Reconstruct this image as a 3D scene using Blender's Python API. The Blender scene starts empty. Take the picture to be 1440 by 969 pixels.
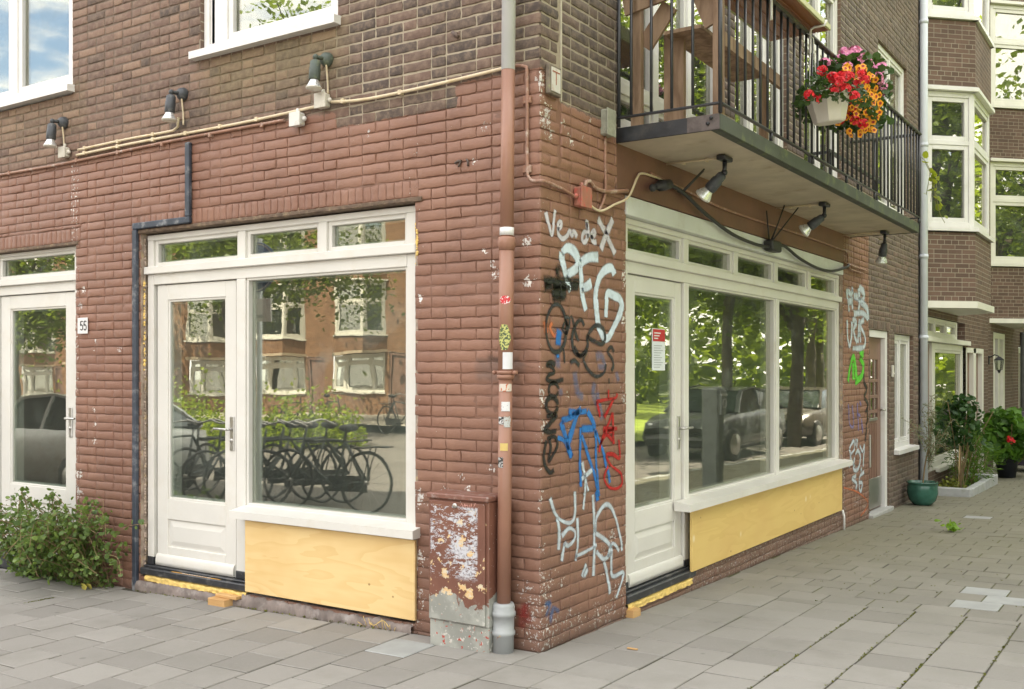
import bpy, bmesh, math, random
import numpy as np
from mathutils import Vector, Matrix, noise as mnoise
R_ = random.Random(7)
PI = math.pi
SC = bpy.context.scene
COL = SC.collection

# ------------------------------------------------------------------ survey helpers
# The two street fronts meet at the world origin: the left front is the plane y=0 (x<0),
# the right front the plane x=0 (y>0).  Sight lines of the survey give points on real planes.
FOC, HY, TH, CH = 1426.7, 520.0, 0.583043, 1.505
CX, CY = 2.84667, -4.59123
FX, FY = -math.sin(TH), math.cos(TH)
RX, RY = math.cos(TH), math.sin(TH)
def on_left(px, py, o=0.0):
    dx, dy = FX + RX*(px-720)/FOC, FY + RY*(px-720)/FOC
    t = (o-CY)/dy
    return -(CX+t*dx), CH - t*(py-HY)/FOC
def on_right(px, py, o=0.0):
    dx, dy = FX + RX*(px-720)/FOC, FY + RY*(px-720)/FOC
    t = (-o-CX)/dx
    return CY+t*dy, CH - t*(py-HY)/FOC
def gz(x, y):                                   # the pavement falls gently
    return 0.02*max(-40, min(40, x)) - 0.017*max(-40, min(60, y))
def TL(u, o, z): return (-u, o, z)              # left front: along, into the wall, up
def TR(v, o, z): return (-o, v, z)              # right front
def TW(x, y, z): return (x, y, z)

# ------------------------------------------------------------------ mesh builder
ORG = {}
class MB:
    def __init__(s, T=TW):
        s.v = []; s.f = []; s.sm = []; s.T = T; s.mi = []; s.cur = 0
    def add(s, vs, fs, smooth=False):
        b = len(s.v)
        s.v += [s.T(*p) for p in vs]
        for f in fs:
            s.f.append([b+i for i in f]); s.sm.append(smooth); s.mi.append(s.cur)
        return s
    def box(s, a0, a1, b0, b1, c0, c1, ch=0.003):
        if a0 > a1: a0, a1 = a1, a0
        if b0 > b1: b0, b1 = b1, b0
        if c0 > c1: c0, c1 = c1, c0
        ch = min(ch, .3*(a1-a0), .3*(b1-b0), .3*(c1-c0))
        if ch <= 0.0004:
            vs = [(x, y, z) for x in (a0, a1) for y in (b0, b1) for z in (c0, c1)]
            return s.add(vs, [(0,1,3,2),(4,6,7,5),(0,4,5,1),(2,3,7,6),(0,2,6,4),(1,5,7,3)])
        vs = []; idx = {}
        A, B, Cc = (a0, a1), (b0, b1), (c0, c1)
        for i in (0, 1):
            for j in (0, 1):
                for k in (0, 1):
                    si, sj, sk = (1 if i == 0 else -1)*ch, (1 if j == 0 else -1)*ch, (1 if k == 0 else -1)*ch
                    for ax in range(3):
                        p = [A[i]+si, B[j]+sj, Cc[k]+sk]
                        p[ax] = (A[i], B[j], Cc[k])[ax]
                        idx[(i, j, k, ax)] = len(vs); vs.append(tuple(p))
        fs = []
        for i in (0, 1):
            fs.append([idx[(i, j, k, 0)] for j, k in ((0,0),(0,1),(1,1),(1,0))])
            fs.append([idx[(j, i, k, 1)] for j, k in ((0,0),(0,1),(1,1),(1,0))])
            fs.append([idx[(j, k, i, 2)] for j, k in ((0,0),(0,1),(1,1),(1,0))])
        for i in (0, 1):
            for j in (0, 1):
                fs.append([idx[(i,j,0,0)], idx[(i,j,1,0)], idx[(i,j,1,1)], idx[(i,j,0,1)]])
                fs.append([idx[(i,0,j,0)], idx[(i,1,j,0)], idx[(i,1,j,2)], idx[(i,0,j,2)]])
                fs.append([idx[(0,i,j,1)], idx[(1,i,j,1)], idx[(1,i,j,2)], idx[(0,i,j,2)]])
                for k in (0, 1):
                    fs.append([idx[(i,j,k,0)], idx[(i,j,k,1)], idx[(i,j,k,2)]])
        return s.add(vs, fs)
    def hexa(s, p):                              # eight corners: bottom four, top four
        return s.add(p, [(0,1,2,3),(7,6,5,4),(0,4,5,1),(1,5,6,2),(2,6,7,3),(3,7,4,0)])
    def quad(s, *p): return s.add(p, [tuple(range(len(p)))])
    def bar(s, p, q, w, h=None, up=(0, 0, 1)):    # rectangular bar between two points
        h = h or w
        p, q = Vector(p), Vector(q); d = (q-p).normalized(); u = Vector(up)
        if abs(d.dot(u)) > .95: u = Vector((1, 0, 0))
        a = d.cross(u).normalized()*(w/2); b = a.cross(d).normalized()*(h/2)
        vs = [p-a-b, p+a-b, p+a+b, p-a+b, q-a-b, q+a-b, q+a+b, q-a+b]
        return s.hexa([tuple(x) for x in vs])
    def tube(s, pts, r, n=8, caps=True, smooth=True):
        pts = [Vector(p) for p in pts]
        rr = r if isinstance(r, (list, tuple)) else [r]*len(pts)
        ref = None; vs = []
        for i, p in enumerate(pts):
            d = (pts[min(i+1, len(pts)-1)] - pts[max(i-1, 0)])
            if d.length < 1e-9: d = Vector((0, 0, 1))
            d.normalize()
            if ref is None:
                ref = d.cross(Vector((0, 0, 1)))
                if ref.length < .1: ref = d.cross(Vector((1, 0, 0)))
            ref = (ref - d*ref.dot(d)).normalized(); b = d.cross(ref)
            for k in range(n):
                a = 2*PI*k/n
                vs.append(tuple(p + (ref*math.cos(a)+b*math.sin(a))*rr[i]))
        fs = []
        for i in range(len(pts)-1):
            for k in range(n):
                fs.append((i*n+k, i*n+(k+1) % n, (i+1)*n+(k+1) % n, (i+1)*n+k))
        s.add(vs, fs, smooth)
        if caps:
            b = len(s.v)-len(vs)
            s.f.append([b+k for k in range(n)][::-1]); s.sm.append(False); s.mi.append(s.cur)
            e = b+(len(pts)-1)*n
            s.f.append([e+k for k in range(n)]); s.sm.append(False); s.mi.append(s.cur)
        return s
    def lathe(s, prof, c=(0, 0, 0), ax=(0, 0, 1), n=20, smooth=True):   # prof: (radius, height)
        ax = Vector(ax).normalized(); a = ax.cross(Vector((0, 0, 1)))
        if a.length < .1: a = Vector((1, 0, 0))
        a.normalize(); b = ax.cross(a); c = Vector(c); vs = []
        for r, h in prof:
            for k in range(n):
                t = 2*PI*k/n
                vs.append(tuple(c+ax*h+(a*math.cos(t)+b*math.sin(t))*r))
        fs = [(i*n+k, i*n+(k+1) % n, (i+1)*n+(k+1) % n, (i+1)*n+k) for i in range(len(prof)-1) for k in range(n)]
        s.add(vs, fs, smooth)
        return s
    def ball(s, c, r, n=8, m=6, sq=(1, 1, 1)):
        vs = []; fs = []
        for i in range(m+1):
            t = PI*i/m
            for k in range(n):
                p = 2*PI*k/n
                vs.append((c[0]+r*sq[0]*math.sin(t)*math.cos(p), c[1]+r*sq[1]*math.sin(t)*math.sin(p), c[2]+r*sq[2]*math.cos(t)))
        for i in range(m):
            for k in range(n):
                fs.append((i*n+k, i*n+(k+1) % n, (i+1)*n+(k+1) % n, (i+1)*n+k))
        return s.add(vs, fs, True)
    def build(s, name, m, parent=None, attrs=None, recenter=True):
        me = bpy.data.meshes.new(name)
        co = np.array(s.v, dtype=np.float64).reshape(-1, 3)
        if parent is not None: org = ORG[parent.name]
        elif recenter and len(co):
            lo, hi = co.min(0), co.max(0); org = np.array([(lo[0]+hi[0])/2, (lo[1]+hi[1])/2, lo[2]])
        else: org = np.zeros(3)
        me.from_pydata((co-org).tolist(), [], s.f)
        me.polygons.foreach_set('use_smooth', s.sm)
        mats = m if isinstance(m, (list, tuple)) else [m]
        for x in mats: me.materials.append(x)
        if len(mats) > 1: me.polygons.foreach_set('material_index', s.mi)
        uvs(me)
        for k, arr in (attrs or {}).items():
            a = me.attributes.new(k, 'FLOAT', 'POINT'); a.data.foreach_set('value', np.asarray(arr, dtype=np.float32))
        o = bpy.data.objects.new(name, me); COL.objects.link(o)
        if parent is not None: o.parent = parent
        else: o.location = org
        ORG[o.name] = org
        return o
def uvs(me):
    uv = me.uv_layers.new(name='UVMap')
    nl = len(me.loops)
    if nl == 0: return
    vi = np.empty(nl, dtype=np.int32); me.loops.foreach_get('vertex_index', vi)
    co = np.empty(len(me.vertices)*3); me.vertices.foreach_get('co', co); co = co.reshape(-1, 3)
    nr = np.empty(len(me.polygons)*3); me.polygons.foreach_get('normal', nr); nr = nr.reshape(-1, 3)
    lt = np.empty(len(me.polygons), dtype=np.int32); me.polygons.foreach_get('loop_total', lt)
    N = np.repeat(nr, lt, axis=0); Pn = co[vi]
    h = np.hypot(N[:, 0], N[:, 1]); hs = np.where(h < 1e-6, 1, h)
    tx, ty = -N[:, 1]/hs, N[:, 0]/hs
    flip = np.where((np.abs(tx) > np.abs(ty)), np.sign(tx), np.sign(ty)); flip[flip == 0] = 1
    u = (Pn[:, 0]*tx + Pn[:, 1]*ty)*flip; v = Pn[:, 2]
    fl = np.abs(N[:, 2]) > .75
    u = np.where(fl, Pn[:, 0], u); v = np.where(fl, Pn[:, 1], v)
    uv.data.foreach_set('uv', np.stack([u, v], 1).astype(np.float32).ravel())

def tag(o, label=None, cat=None, group=None, kind=None):
    if label: o['label'] = label
    if cat: o['category'] = cat
    if group: o['group'] = group
    if kind: o['kind'] = kind
    return o
def thing(name, label, cat, loc=(0, 0, 0), rz=0.0, group=None):
    o = bpy.data.objects.new(name, None); COL.objects.link(o)
    o.location = loc; o.empty_display_size = .2
    ORG[o.name] = np.array(loc, dtype=float)
    return tag(o, label, cat, group)
def proto(name, label, cat, group=None):        # a thing modelled about the origin, moved afterwards
    return thing(name, label, cat, (0, 0, 0), 0, group)
def copy_tree(o, parent=None):
    kids = [c for c in COL.objects if c.parent == o]
    c = o.copy(); COL.objects.link(c)
    if parent is not None: c.parent = parent
    for k in kids: copy_tree(k, c)
    return c
def place(o, loc, rz=0.0, label=None, group=None, s=1.0):
    o.location = loc; o.rotation_euler = (0, 0, rz); o.scale = (s, s, s)
    if label: o['label'] = label
    if group: o['group'] = group
    return o
def spline(pts, step=0.02, closed=False):
    P = [np.array(p, float) for p in pts]
    if len(P) < 3: 
        n = max(2, int(np.linalg.norm(P[1]-P[0])/step)+1)
        return [P[0]+(P[1]-P[0])*i/n for i in range(n+1)]
    out = []; n = len(P)
    for i in range(n-1):
        p0, p1, p2, p3 = P[max(i-1, 0)], P[i], P[i+1], P[min(i+2, n-1)]
        k = max(1, int(np.linalg.norm(p2-p1)/step))
        for j in range(k):
            t = j/k
            out.append(.5*((2*p1)+(-p0+p2)*t+(2*p0-5*p1+4*p2-p3)*t*t+(-p0+3*p1-3*p2+p3)*t**3))
    out.append(P[-1])
    return out

# ------------------------------------------------------------------ materials
class NT:
    def __init__(s, name):
        s.m = bpy.data.materials.new(name); s.m.use_nodes = True
        s.n = s.m.node_tree.nodes; s.l = s.m.node_tree.links; s.n.clear()
        s.out = s.n.new('ShaderNodeOutputMaterial')
    def N(s, t, **k):
        n = s.n.new(t)
        for a, b in k.items(): setattr(n, a, b)
        return n
    def set(s, n, i, v):
        if v is None: return
        if isinstance(v, bpy.types.NodeSocket): s.l.new(v, n.inputs[i])
        else: n.inputs[i].default_value = v
    def math(s, op, a, b=None, c=None, clamp=False):
        n = s.N('ShaderNodeMath', operation=op); n.use_clamp = clamp
        for i, x in enumerate((a, b, c)):
            if x is not None: s.set(n, i, x)
        return n.outputs[0]
    def mix(s, f, a, b, mode='MIX'):
        n = s.N('ShaderNodeMix', data_type='RGBA', blend_type=mode)
        s.set(n, 0, f); s.set(n, 6, rgba(a)); s.set(n, 7, rgba(b)); return n.outputs[2]
    def noise(s, vec, scale, detail=3, rough=.55, dist=0.0):
        n = s.N('ShaderNodeTexNoise'); s.set(n, 'Vector', vec); n.inputs['Scale'].default_value = scale
        n.inputs['Detail'].default_value = detail; n.inputs['Roughness'].default_value = rough; n.inputs['Distortion'].default_value = dist
        return n.outputs['Fac']
    def attr(s, name): return s.N('ShaderNodeAttribute', attribute_name=name).outputs['Fac']
    def pos(s): return s.N('ShaderNodeNewGeometry').outputs['Position']
    def obj(s): return s.N('ShaderNodeTexCoord').outputs['Object']
    def uv(s): return s.N('ShaderNodeTexCoord').outputs['UV']
    def sep(s, v):
        n = s.N('ShaderNodeSeparateXYZ'); s.set(n, 0, v); return n.outputs
    def comb(s, x, y, z):
        n = s.N('ShaderNodeCombineXYZ'); s.set(n, 0, x); s.set(n, 1, y); s.set(n, 2, z); return n.outputs[0]
    def vmul(s, v, xyz):
        n = s.N('ShaderNodeVectorMath', operation='MULTIPLY'); s.set(n, 0, v); n.inputs[1].default_value = xyz; return n.outputs[0]
    def step(s, x, lo, hi):
        n = s.N('ShaderNodeMapRange', interpolation_type='SMOOTHSTEP'); s.set(n, 0, x); s.set(n, 1, lo); s.set(n, 2, hi); return n.outputs[0]
    def ramp(s, x, stops):
        n = s.N('ShaderNodeValToRGB'); s.set(n, 0, x); e = n.color_ramp.elements
        while len(e) < len(stops): e.new(.5)
        for k, (p, c) in zip(e, stops): k.position = p; k.color = rgba(c)
        return n.outputs[0]
    def bump(s, h, strength=.3, dist=.01, normal=None):
        n = s.N('ShaderNodeBump'); n.inputs['Strength'].default_value = strength; n.inputs['Distance'].default_value = dist
        s.set(n, 'Height', h)
        if normal is not None: s.set(n, 'Normal', normal)
        return n.outputs[0]
    def bsdf(s, color, rough=.6, metal=0.0, normal=None, spec=.5, **k):
        n = s.N('ShaderNodeBsdfPrincipled')
        s.set(n, 'Base Color', rgba(color)); s.set(n, 'Roughness', rough); s.set(n, 'Metallic', metal)
        s.set(n, 'Specular IOR Level', spec)
        if normal is not None: s.set(n, 'Normal', normal)
        for a, b in k.items(): s.set(n, a.replace('_', ' '), b)
        return n.outputs[0]
    def done(s, sh):
        s.l.new(sh, s.out.inputs[0]); return s.m
def rgba(c):
    if isinstance(c, (tuple, list)) and len(c) == 3: return (*c, 1.0)
    return c
def srgb(r, g, b):
    f = lambda x: (x/255/12.92) if x/255 < .04045 else ((x/255+.055)/1.055)**2.4
    return (f(r), f(g), f(b))
_M = {}
def plain(name, col, rough=.6, var=.12, scale=9.0, metal=0.0, bump=.1, bscale=60.0, spec=.5, dirt=None, dscale=4.0, damt=.5):
    if name in _M: return _M[name]
    t = NT(name); p = t.obj()
    n1 = t.noise(p, scale, 4)
    c = t.mix(t.step(n1, .3, .7), tuple(x*(1-var) for x in col), tuple(min(1, x*(1+var)) for x in col))
    if dirt is not None:
        n2 = t.noise(p, dscale, 6, .7)
        c = t.mix(t.math('MULTIPLY', t.step(n2, .5, .72), damt), c, dirt)
    nb = t.noise(p, bscale, 3)
    r = t.math('MULTIPLY_ADD', n1, .2, rough-.1)
    _M[name] = t.done(t.bsdf(c, r, metal, t.bump(nb, bump, .004), spec))
    return _M[name]

PAINT = (.280, .147, .100); PAINT2 = (.215, .110, .076)
def brick_paint(t, p):
    n = t.noise(p, 1.3, 4, .6); n2 = t.noise(p, 14, 4, .6)
    c = t.mix(t.step(n, .3, .7), PAINT2, PAINT)
    c = t.mix(t.math('MULTIPLY', t.step(n2, .52, .75), .25), c, (.34, .18, .12))
    n3 = t.noise(p, 4.5, 6, .7); c = t.mix(t.math('MULTIPLY', t.step(n3, .50, .72), .42), c, (.15, .078, .056))
    n4 = t.noise(t.vmul(p, (3, 3, .5)), 3.0, 4, .6); c = t.mix(t.math('MULTIPLY', t.step(n4, .55, .75), .22), c, (.33, .19, .13))
    return c
def mat_brick(mortar=False):
    t = NT('mortar' if mortar else 'brick'); p = t.pos()
    rnd = t.attr('rnd'); paint = t.attr('paint'); chip = t.attr('chip'); moss = t.attr('moss'); grime = t.attr('grime')
    fine = t.noise(p, 90, 4, .65); mid = t.noise(p, 22, 4, .6)
    if mortar:
        bare = t.mix(rnd, t.mix(mid, (.10, .075, .058), (.17, .125, .095)), t.mix(mid, (.30, .25, .185), (.43, .37, .28)))
    else:
        bare = t.ramp(rnd, [(0, (.062, .048, .043)), (.25, (.098, .070, .057)), (.5, (.140, .088, .069)), (.78, (.19, .118, .089)), (1, (.24, .155, .11))])
        bare = t.mix(t.step(mid, .35, .75), bare, t.mix(.5, bare, (.30, .22, .16)))
        bare = t.mix(t.math('MULTIPLY', t.step(fine, .5, .8), .5), bare, (.06, .05, .045))
    bare = t.mix(t.math('MULTIPLY', moss, t.math('MULTIPLY_ADD', mid, .6, .1)), bare, (.24, .20, .085))
    pc = brick_paint(t, p)
    if not mortar:
        pc = t.mix(t.math('MULTIPLY', rnd, .34), pc, (.19, .085, .058))
    else:
        pc = t.mix(.36, pc, (.095, .048, .036))
    edge = t.noise(p, 30, 4, .6)
    pm = t.step(t.math('MULTIPLY_ADD', t.math('SUBTRACT', edge, .5), .9, paint), .46, .54)
    col = t.mix(pm, bare, pc)
    # flaked paint: pale render and older coats showing
    f1 = t.noise(p, 52, 5, .66, .3); f2 = t.noise(p, 95, 3, .6)
    ff = t.math('MULTIPLY_ADD', t.math('SUBTRACT', f2, .5), .25, f1)
    thr = t.math('MULTIPLY_ADD', chip, -.40, .815)
    cm = t.step(t.math('SUBTRACT', ff, thr), -.008, .008)
    rim = t.step(t.math('SUBTRACT', ff, thr), -.05, -.008)
    col = t.mix(t.math('MULTIPLY', rim, .35), col, (.13, .06, .045))
    fl = t.mix(t.step(t.noise(p, 6, 2), .45, .6), (.70, .67, .63), (.55, .52, .50))
    col = t.mix(t.math('MULTIPLY', cm, pm), col, fl)
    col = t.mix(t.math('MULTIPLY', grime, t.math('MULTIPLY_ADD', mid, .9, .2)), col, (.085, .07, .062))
    rough = t.math('MULTIPLY_ADD', pm, -.36, .86)
    h = t.math('ADD', t.math('MULTIPLY', fine, .9), t.math('MULTIPLY', cm, .5))
    h = t.math('ADD', h, t.math('MULTIPLY', mid, .9))
    return t.done(t.bsdf(col, rough, 0, t.bump(h, .62, .0045), .45))
def mat_facade(name, c1, c2, mortar, sc=1.0, bump=.5):     # brickwork of houses further off
    t = NT(name); uv = t.uv()
    b = t.N('ShaderNodeTexBrick'); t.set(b, 'Vector', uv)
    b.offset = .5; b.offset_frequency = 2; b.squash = .5; b.squash_frequency = 3
    t.set(b, 'Color1', rgba(c1)); t.set(b, 'Color2', rgba(c2)); t.set(b, 'Mortar', rgba(mortar))
    for k, v in dict(Scale=1.0, Brick_Width=.21, Row_Height=.0625).items(): b.inputs[k.replace('_', ' ')].default_value = v
    b.inputs['Mortar Size'].default_value = .005; b.inputs['Mortar Smooth'].default_value = .25; b.inputs['Bias'].default_value = -.1
    p = t.pos(); n = t.noise(p, 1.2, 5, .6); f = t.noise(p, 45, 3)
    c = t.mix(t.math('MULTIPLY', t.step(n, .42, .7), .35), b.outputs['Color'], tuple(x*.5 for x in c1))
    c = t.mix(t.math('MULTIPLY', t.step(f, .5, .8), .4), c, tuple(x*.6 for x in c2))
    h = t.math('SUBTRACT', t.math('MULTIPLY', f, .35), b.outputs['Fac'])
    return t.done(t.bsdf(c, .85, 0, t.bump(h, bump, .008), .3))
def mat_glass():
    t = NT('window_glass'); p = t.pos()
    n = t.noise(p, 1.1, 2, .5); n2 = t.noise(p, 4.5, 2, .5)
    h = t.math('ADD', n, t.math('MULTIPLY', n2, .08))
    nm = t.bump(h, .032, .06)
    lw = t.N('ShaderNodeLayerWeight'); lw.inputs['Blend'].default_value = .5
    f5 = t.math('POWER', lw.outputs['Facing'], 4.0)
    fac = t.math('MULTIPLY_ADD', f5, .66, .22)
    tr = t.N('ShaderNodeBsdfTransparent'); tr.inputs[0].default_value = (.88, .92, .89, 1)
    gl = t.N('ShaderNodeBsdfGlossy'); gl.inputs['Roughness'].default_value = .0; gl.inputs['Color'].default_value = (1, .96, .84, 1); t.set(gl, 'Normal', nm)
    sm = t.noise(p, 2.2, 6, .7, .6)                    # dust and wipe marks on the pane
    df = t.N('ShaderNodeBsdfDiffuse'); df.inputs[0].default_value = (.40, .44, .40, 1)
    mx = t.N('ShaderNodeMixShader'); t.set(mx, 0, fac); t.l.new(tr.outputs[0], mx.inputs[1]); t.l.new(gl.outputs[0], mx.inputs[2])
    m2 = t.N('ShaderNodeMixShader'); t.set(m2, 0, t.math('MULTIPLY_ADD', t.step(sm, .48, .8), .13, .035)); t.l.new(mx.outputs[0], m2.inputs[1]); t.l.new(df.outputs[0], m2.inputs[2])
    return t.done(m2.outputs[0])
def mat_leaf(name, c1, c2, trans=.35, rough=.45):
    t = NT(name)
    r = t.N('ShaderNodeNewGeometry').outputs['Random Per Island']
    n = t.noise(t.obj(), 2.0, 3)
    f = t.math('ADD', t.math('MULTIPLY', r, .65), t.math('MULTIPLY', n, .35))
    c = t.ramp(f, [(.12, c1), (.55, tuple((a+b)/2 for a, b in zip(c1, c2))), (.9, c2)])
    a = t.bsdf(c, rough, 0, None, .4)
    tl = t.N('ShaderNodeBsdfTranslucent'); t.l.new(t.mix(.5, c, (c2[0]*1.5, c2[1]*1.5, c2[2]*.6)), tl.inputs[0])
    mx = t.N('ShaderNodeMixShader'); mx.inputs[0].default_value = trans
    t.l.new(a, mx.inputs[1]); t.l.new(tl.outputs[0], mx.inputs[2])
    return t.done(mx.outputs[0])
def mat_ply(name, seed=0.0, c1=(.66, .43, .165), c2=(.80, .60, .30), flecks=False):
    t = NT(name); uv = t.uv()
    v = t.vmul(uv, (.55, 3.2, 1)); w = t.noise(t.comb(t.sep(v)[0], t.sep(v)[1], seed), 1.0, 3, .5, .5)
    rings = t.math('FRACT', t.math('MULTIPLY', w, 9.0))
    line = t.step(rings, .25, 1.0)
    g = t.noise(t.vmul(uv, (3.0, 120, 1)), 1.0, 3)
    c = t.mix(t.math('MULTIPLY', line, .40), c2, c1)
    c = t.mix(t.math('MULTIPLY', g, .25), c, c1)
    b = t.noise(uv, 2.0, 3); c = t.mix(t.math('MULTIPLY', t.step(b, .4, .75), .35), c, (.62, .38, .14))
    if flecks:
        v2 = t.N('ShaderNodeTexVoronoi', feature='F1'); t.set(v2, 'Vector', t.vmul(uv, (1, .8, 1))); v2.inputs['Scale'].default_value = 4.2
        ring = t.math('MULTIPLY', t.step(v2.outputs['Distance'], .13, .03), t.step(t.sep(v2.outputs['Color'])[1], .3, .4))
        c = t.mix(t.math('MULTIPLY', ring, .75), c, (.84, .74, .50))
    vo = t.N('ShaderNodeTexVoronoi', feature='F1'); t.set(vo, 'Vector', t.vmul(uv, (1, 1.25, 1))); vo.inputs['Scale'].default_value = 5.3
    kn = t.step(vo.outputs['Distance'], .06, .035)
    kn = t.math('MULTIPLY', kn, t.step(t.sep(vo.outputs['Color'])[0], .55, .6))
    c = t.mix(t.math('MULTIPLY', kn, .75), c, (.26, .12, .035))
    return t.done(t.bsdf(c, .55, 0, t.bump(g, .08, .002), .4))
def mat_wood(name, c1, c2, sc=(2, 2, 24), rough=.6):
    t = NT(name); p = t.obj()
    g = t.noise(t.vmul(p, sc), 1.0, 5, .6, .4); g2 = t.noise(p, 3, 3)
    c = t.mix(t.step(g, .3, .7), c1, c2); c = t.mix(t.math('MULTIPLY', g2, .3), c, tuple(x*.55 for x in c1))
    return t.done(t.bsdf(c, rough, 0, t.bump(g, .2, .003), .4))
def mat_spray(name, col, soft=.4, op=1.0):
    t = NT(name); e = t.attr('edge'); p = t.pos()
    n = t.noise(p, 110, 3, .6); n2 = t.noise(p, 14, 4, .6)
    a = t.math('ADD', e, t.math('MULTIPLY', t.math('SUBTRACT', n, .5), .30))
    al = t.math('SUBTRACT', 1.0, t.step(a, .74-soft, .94))
    al = t.math('MULTIPLY', t.math('MULTIPLY', al, t.math('MULTIPLY_ADD', n2, 1.2, .36), clamp=True), op)
    s = t.bsdf(col, .45, 0, t.bump(n, .15, .002), .45)
    tr = t.N('ShaderNodeBsdfTransparent'); mx = t.N('ShaderNodeMixShader')
    t.set(mx, 0, al); t.l.new(tr.outputs[0], mx.inputs[1]); t.l.new(s, mx.inputs[2])
    return t.done(mx.outputs[0])
def mat_peel(name, top, under, under2, dens, zfade=None, rough=.45, scale=16):
    # a coat of paint that has come off in flakes; the bare share grows towards the foot
    t = NT(name); p = t.pos(); n = t.noise(p, scale, 5, .62, .3); n2 = t.noise(p, 5, 3)
    thr = dens
    if zfade:
        z = t.sep(p)[2]
        k = t.step(z, zfade[1], zfade[0]); thr = t.math('MULTIPLY_ADD', k, -zfade[2], dens)
    m = t.step(t.math('SUBTRACT', n, thr), -.008, .008)
    u = t.mix(t.step(n2, .5, .56), under, under2)
    tv = t.mix(t.step(t.noise(p, 3, 4), .35, .7), tuple(x*.85 for x in top), top)
    c = t.mix(m, tv, u)
    return t.done(t.bsdf(c, rough, 0, t.bump(t.math('SUBTRACT', t.noise(p, 70, 3), m), .2, .003), .5))
# ------------------------------------------------------------------ material set
M_BRICK = mat_brick(False); M_MORTAR = mat_brick(True); M_GLASS = mat_glass()
M_WHITE = plain('white_paint', (.675, .660, .622), .38, .04, 2.2, bump=.12, bscale=70, dirt=(.60, .55, .46), dscale=3.4, damt=.38)
M_UPWHITE = plain('upper_white_paint', (.70, .69, .675), .4, .04, 3, bump=.08, dirt=(.50, .48, .42), dscale=5, damt=.3)
M_FARWHITE = plain('cream_paint', (.68, .665, .60), .45, .04, 3, bump=.06)
M_BOARD = plain('grey_board', (.64, .66, .65), .55, .06, 2, bump=.1, dirt=(.42, .38, .31), dscale=3.2, damt=.35)
M_BLACK = plain('black_sill', (.028, .03, .035), .4, .2, 8, bump=.1, dirt=(.22, .21, .2), dscale=12, damt=.5)
M_IRON = plain('black_iron', (.022, .024, .028), .38, .25, 12, bump=.15, dirt=(.09, .08, .07), dscale=9, damt=.4)
M_BLUEIRON = plain('dark_blue_conduit', (.035, .045, .065), .5, .2, 10, bump=.1, dirt=(.42, .42, .42), dscale=9, damt=.5)
M_STEEL = plain('steel', (.55, .54, .52), .35, .05, 20, metal=1.0, bump=.04)
M_LAMP = plain('lamp_body_plastic', (.045, .05, .058), .5, .2, 18, bump=.1, dirt=(.25, .25, .24), dscale=14, damt=.5)
M_LAMPGREEN = plain('lamp_body_weathered', (.07, .09, .075), .6, .25, 14, bump=.2, dirt=(.30, .32, .18), dscale=9, damt=.6)
M_BULB = plain('bulb_glass', (.62, .60, .54), .18, .05, 30, bump=.02, spec=.7)
M_REFL = plain('bulb_reflector', (.70, .72, .74), .28, .08, 22, metal=.6, bump=.04)
M_CREAM = plain('cream_conduit', (.62, .52, .36), .5, .08, 8, bump=.12, dirt=(.46, .33, .12), dscale=6, damt=.6)
M_REDPIPE = plain('painted_conduit', PAINT, .45, .12, 9, bump=.15, dirt=(.62, .56, .50), dscale=14, damt=.6)
M_JBOX = plain('junction_box_plastic', (.58, .55, .48), .5, .08, 14, bump=.15, dirt=(.36, .30, .20), dscale=12, damt=.55)
M_CABLE = plain('black_cable', (.025, .025, .026), .55, .15, 14, bump=.1)
M_LINTEL = plain('painted_lintel', (.165, .082, .058), .5, .14, 3, bump=.35, bscale=30, dirt=(.14, .06, .045), dscale=4, damt=.5)  # colour darkened as a whole to carry the shade under the balcony
M_SOFFIT = plain('concrete_soffit', (.50, .43, .34), .85, .12, 3, bump=.4, bscale=25, dirt=(.30, .22, .15), dscale=2.5, damt=.6)
M_FOAM = plain('builders_foam', (.74, .53, .17), .8, .15, 30, bump=.6, bscale=50)
M_RUBBLE = plain('old_mortar', (.34, .27, .22), .95, .3, 16, bump=.8, bscale=60, dirt=(.62, .44, .16), dscale=24, damt=.5)
M_PLINTH = plain('plinth_render', (.20, .165, .15), .9, .25, 10, bump=.7, bscale=40, dirt=(.40, .37, .35), dscale=7, damt=.7)
M_RUST = plain('rusty_lintel', (.13, .088, .06), .8, .35, 26, bump=.6, bscale=50, dirt=(.40, .31, .18), dscale=24, damt=.5)
M_PLY = mat_ply('plywood', 1.7); M_PLY2 = mat_ply('birch_plywood', 6.1, (.62, .42, .135), (.72, .52, .19), True)
M_TIMBER = mat_wood('rough_timber', (.52, .30, .12), (.68, .44, .2), (3, 3, 30))
M_OLDWOOD = mat_wood('weathered_wood', (.17, .105, .065), (.36, .25, .165), (14, 14, 2.2), .75)
M_TRAY = mat_wood('varnished_wood', (.20, .07, .02), (.34, .14, .045), (20, 1.6, 20), .35)
M_DOORBROWN = plain('brown_door_paint', (.20, .115, .085), .45, .12, 5, bump=.1)
M_ROOM = plain('room_plaster', (.40, .41, .37), .9, .1, 1.5, bump=.2, dirt=(.20, .13, .08), dscale=1.6, damt=.85)
M_DARK = plain('dark_room', (.075, .075, .07), .9, .1, 2); M_BLACKROOM = plain('black_room', (.02, .02, .019), .9, .1, 2)
M_FLOOR = plain('concrete_floor', (.20, .19, .17), .8, .2, 3, dirt=(.1, .09, .08))
M_CURTAIN = plain('curtain_cloth', (.66, .66, .62), .9, .05, 4, bump=.3, bscale=20)
M_MINT = plain('spacer_bar', (.56, .58, .56), .5, .05, 5)

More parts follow.
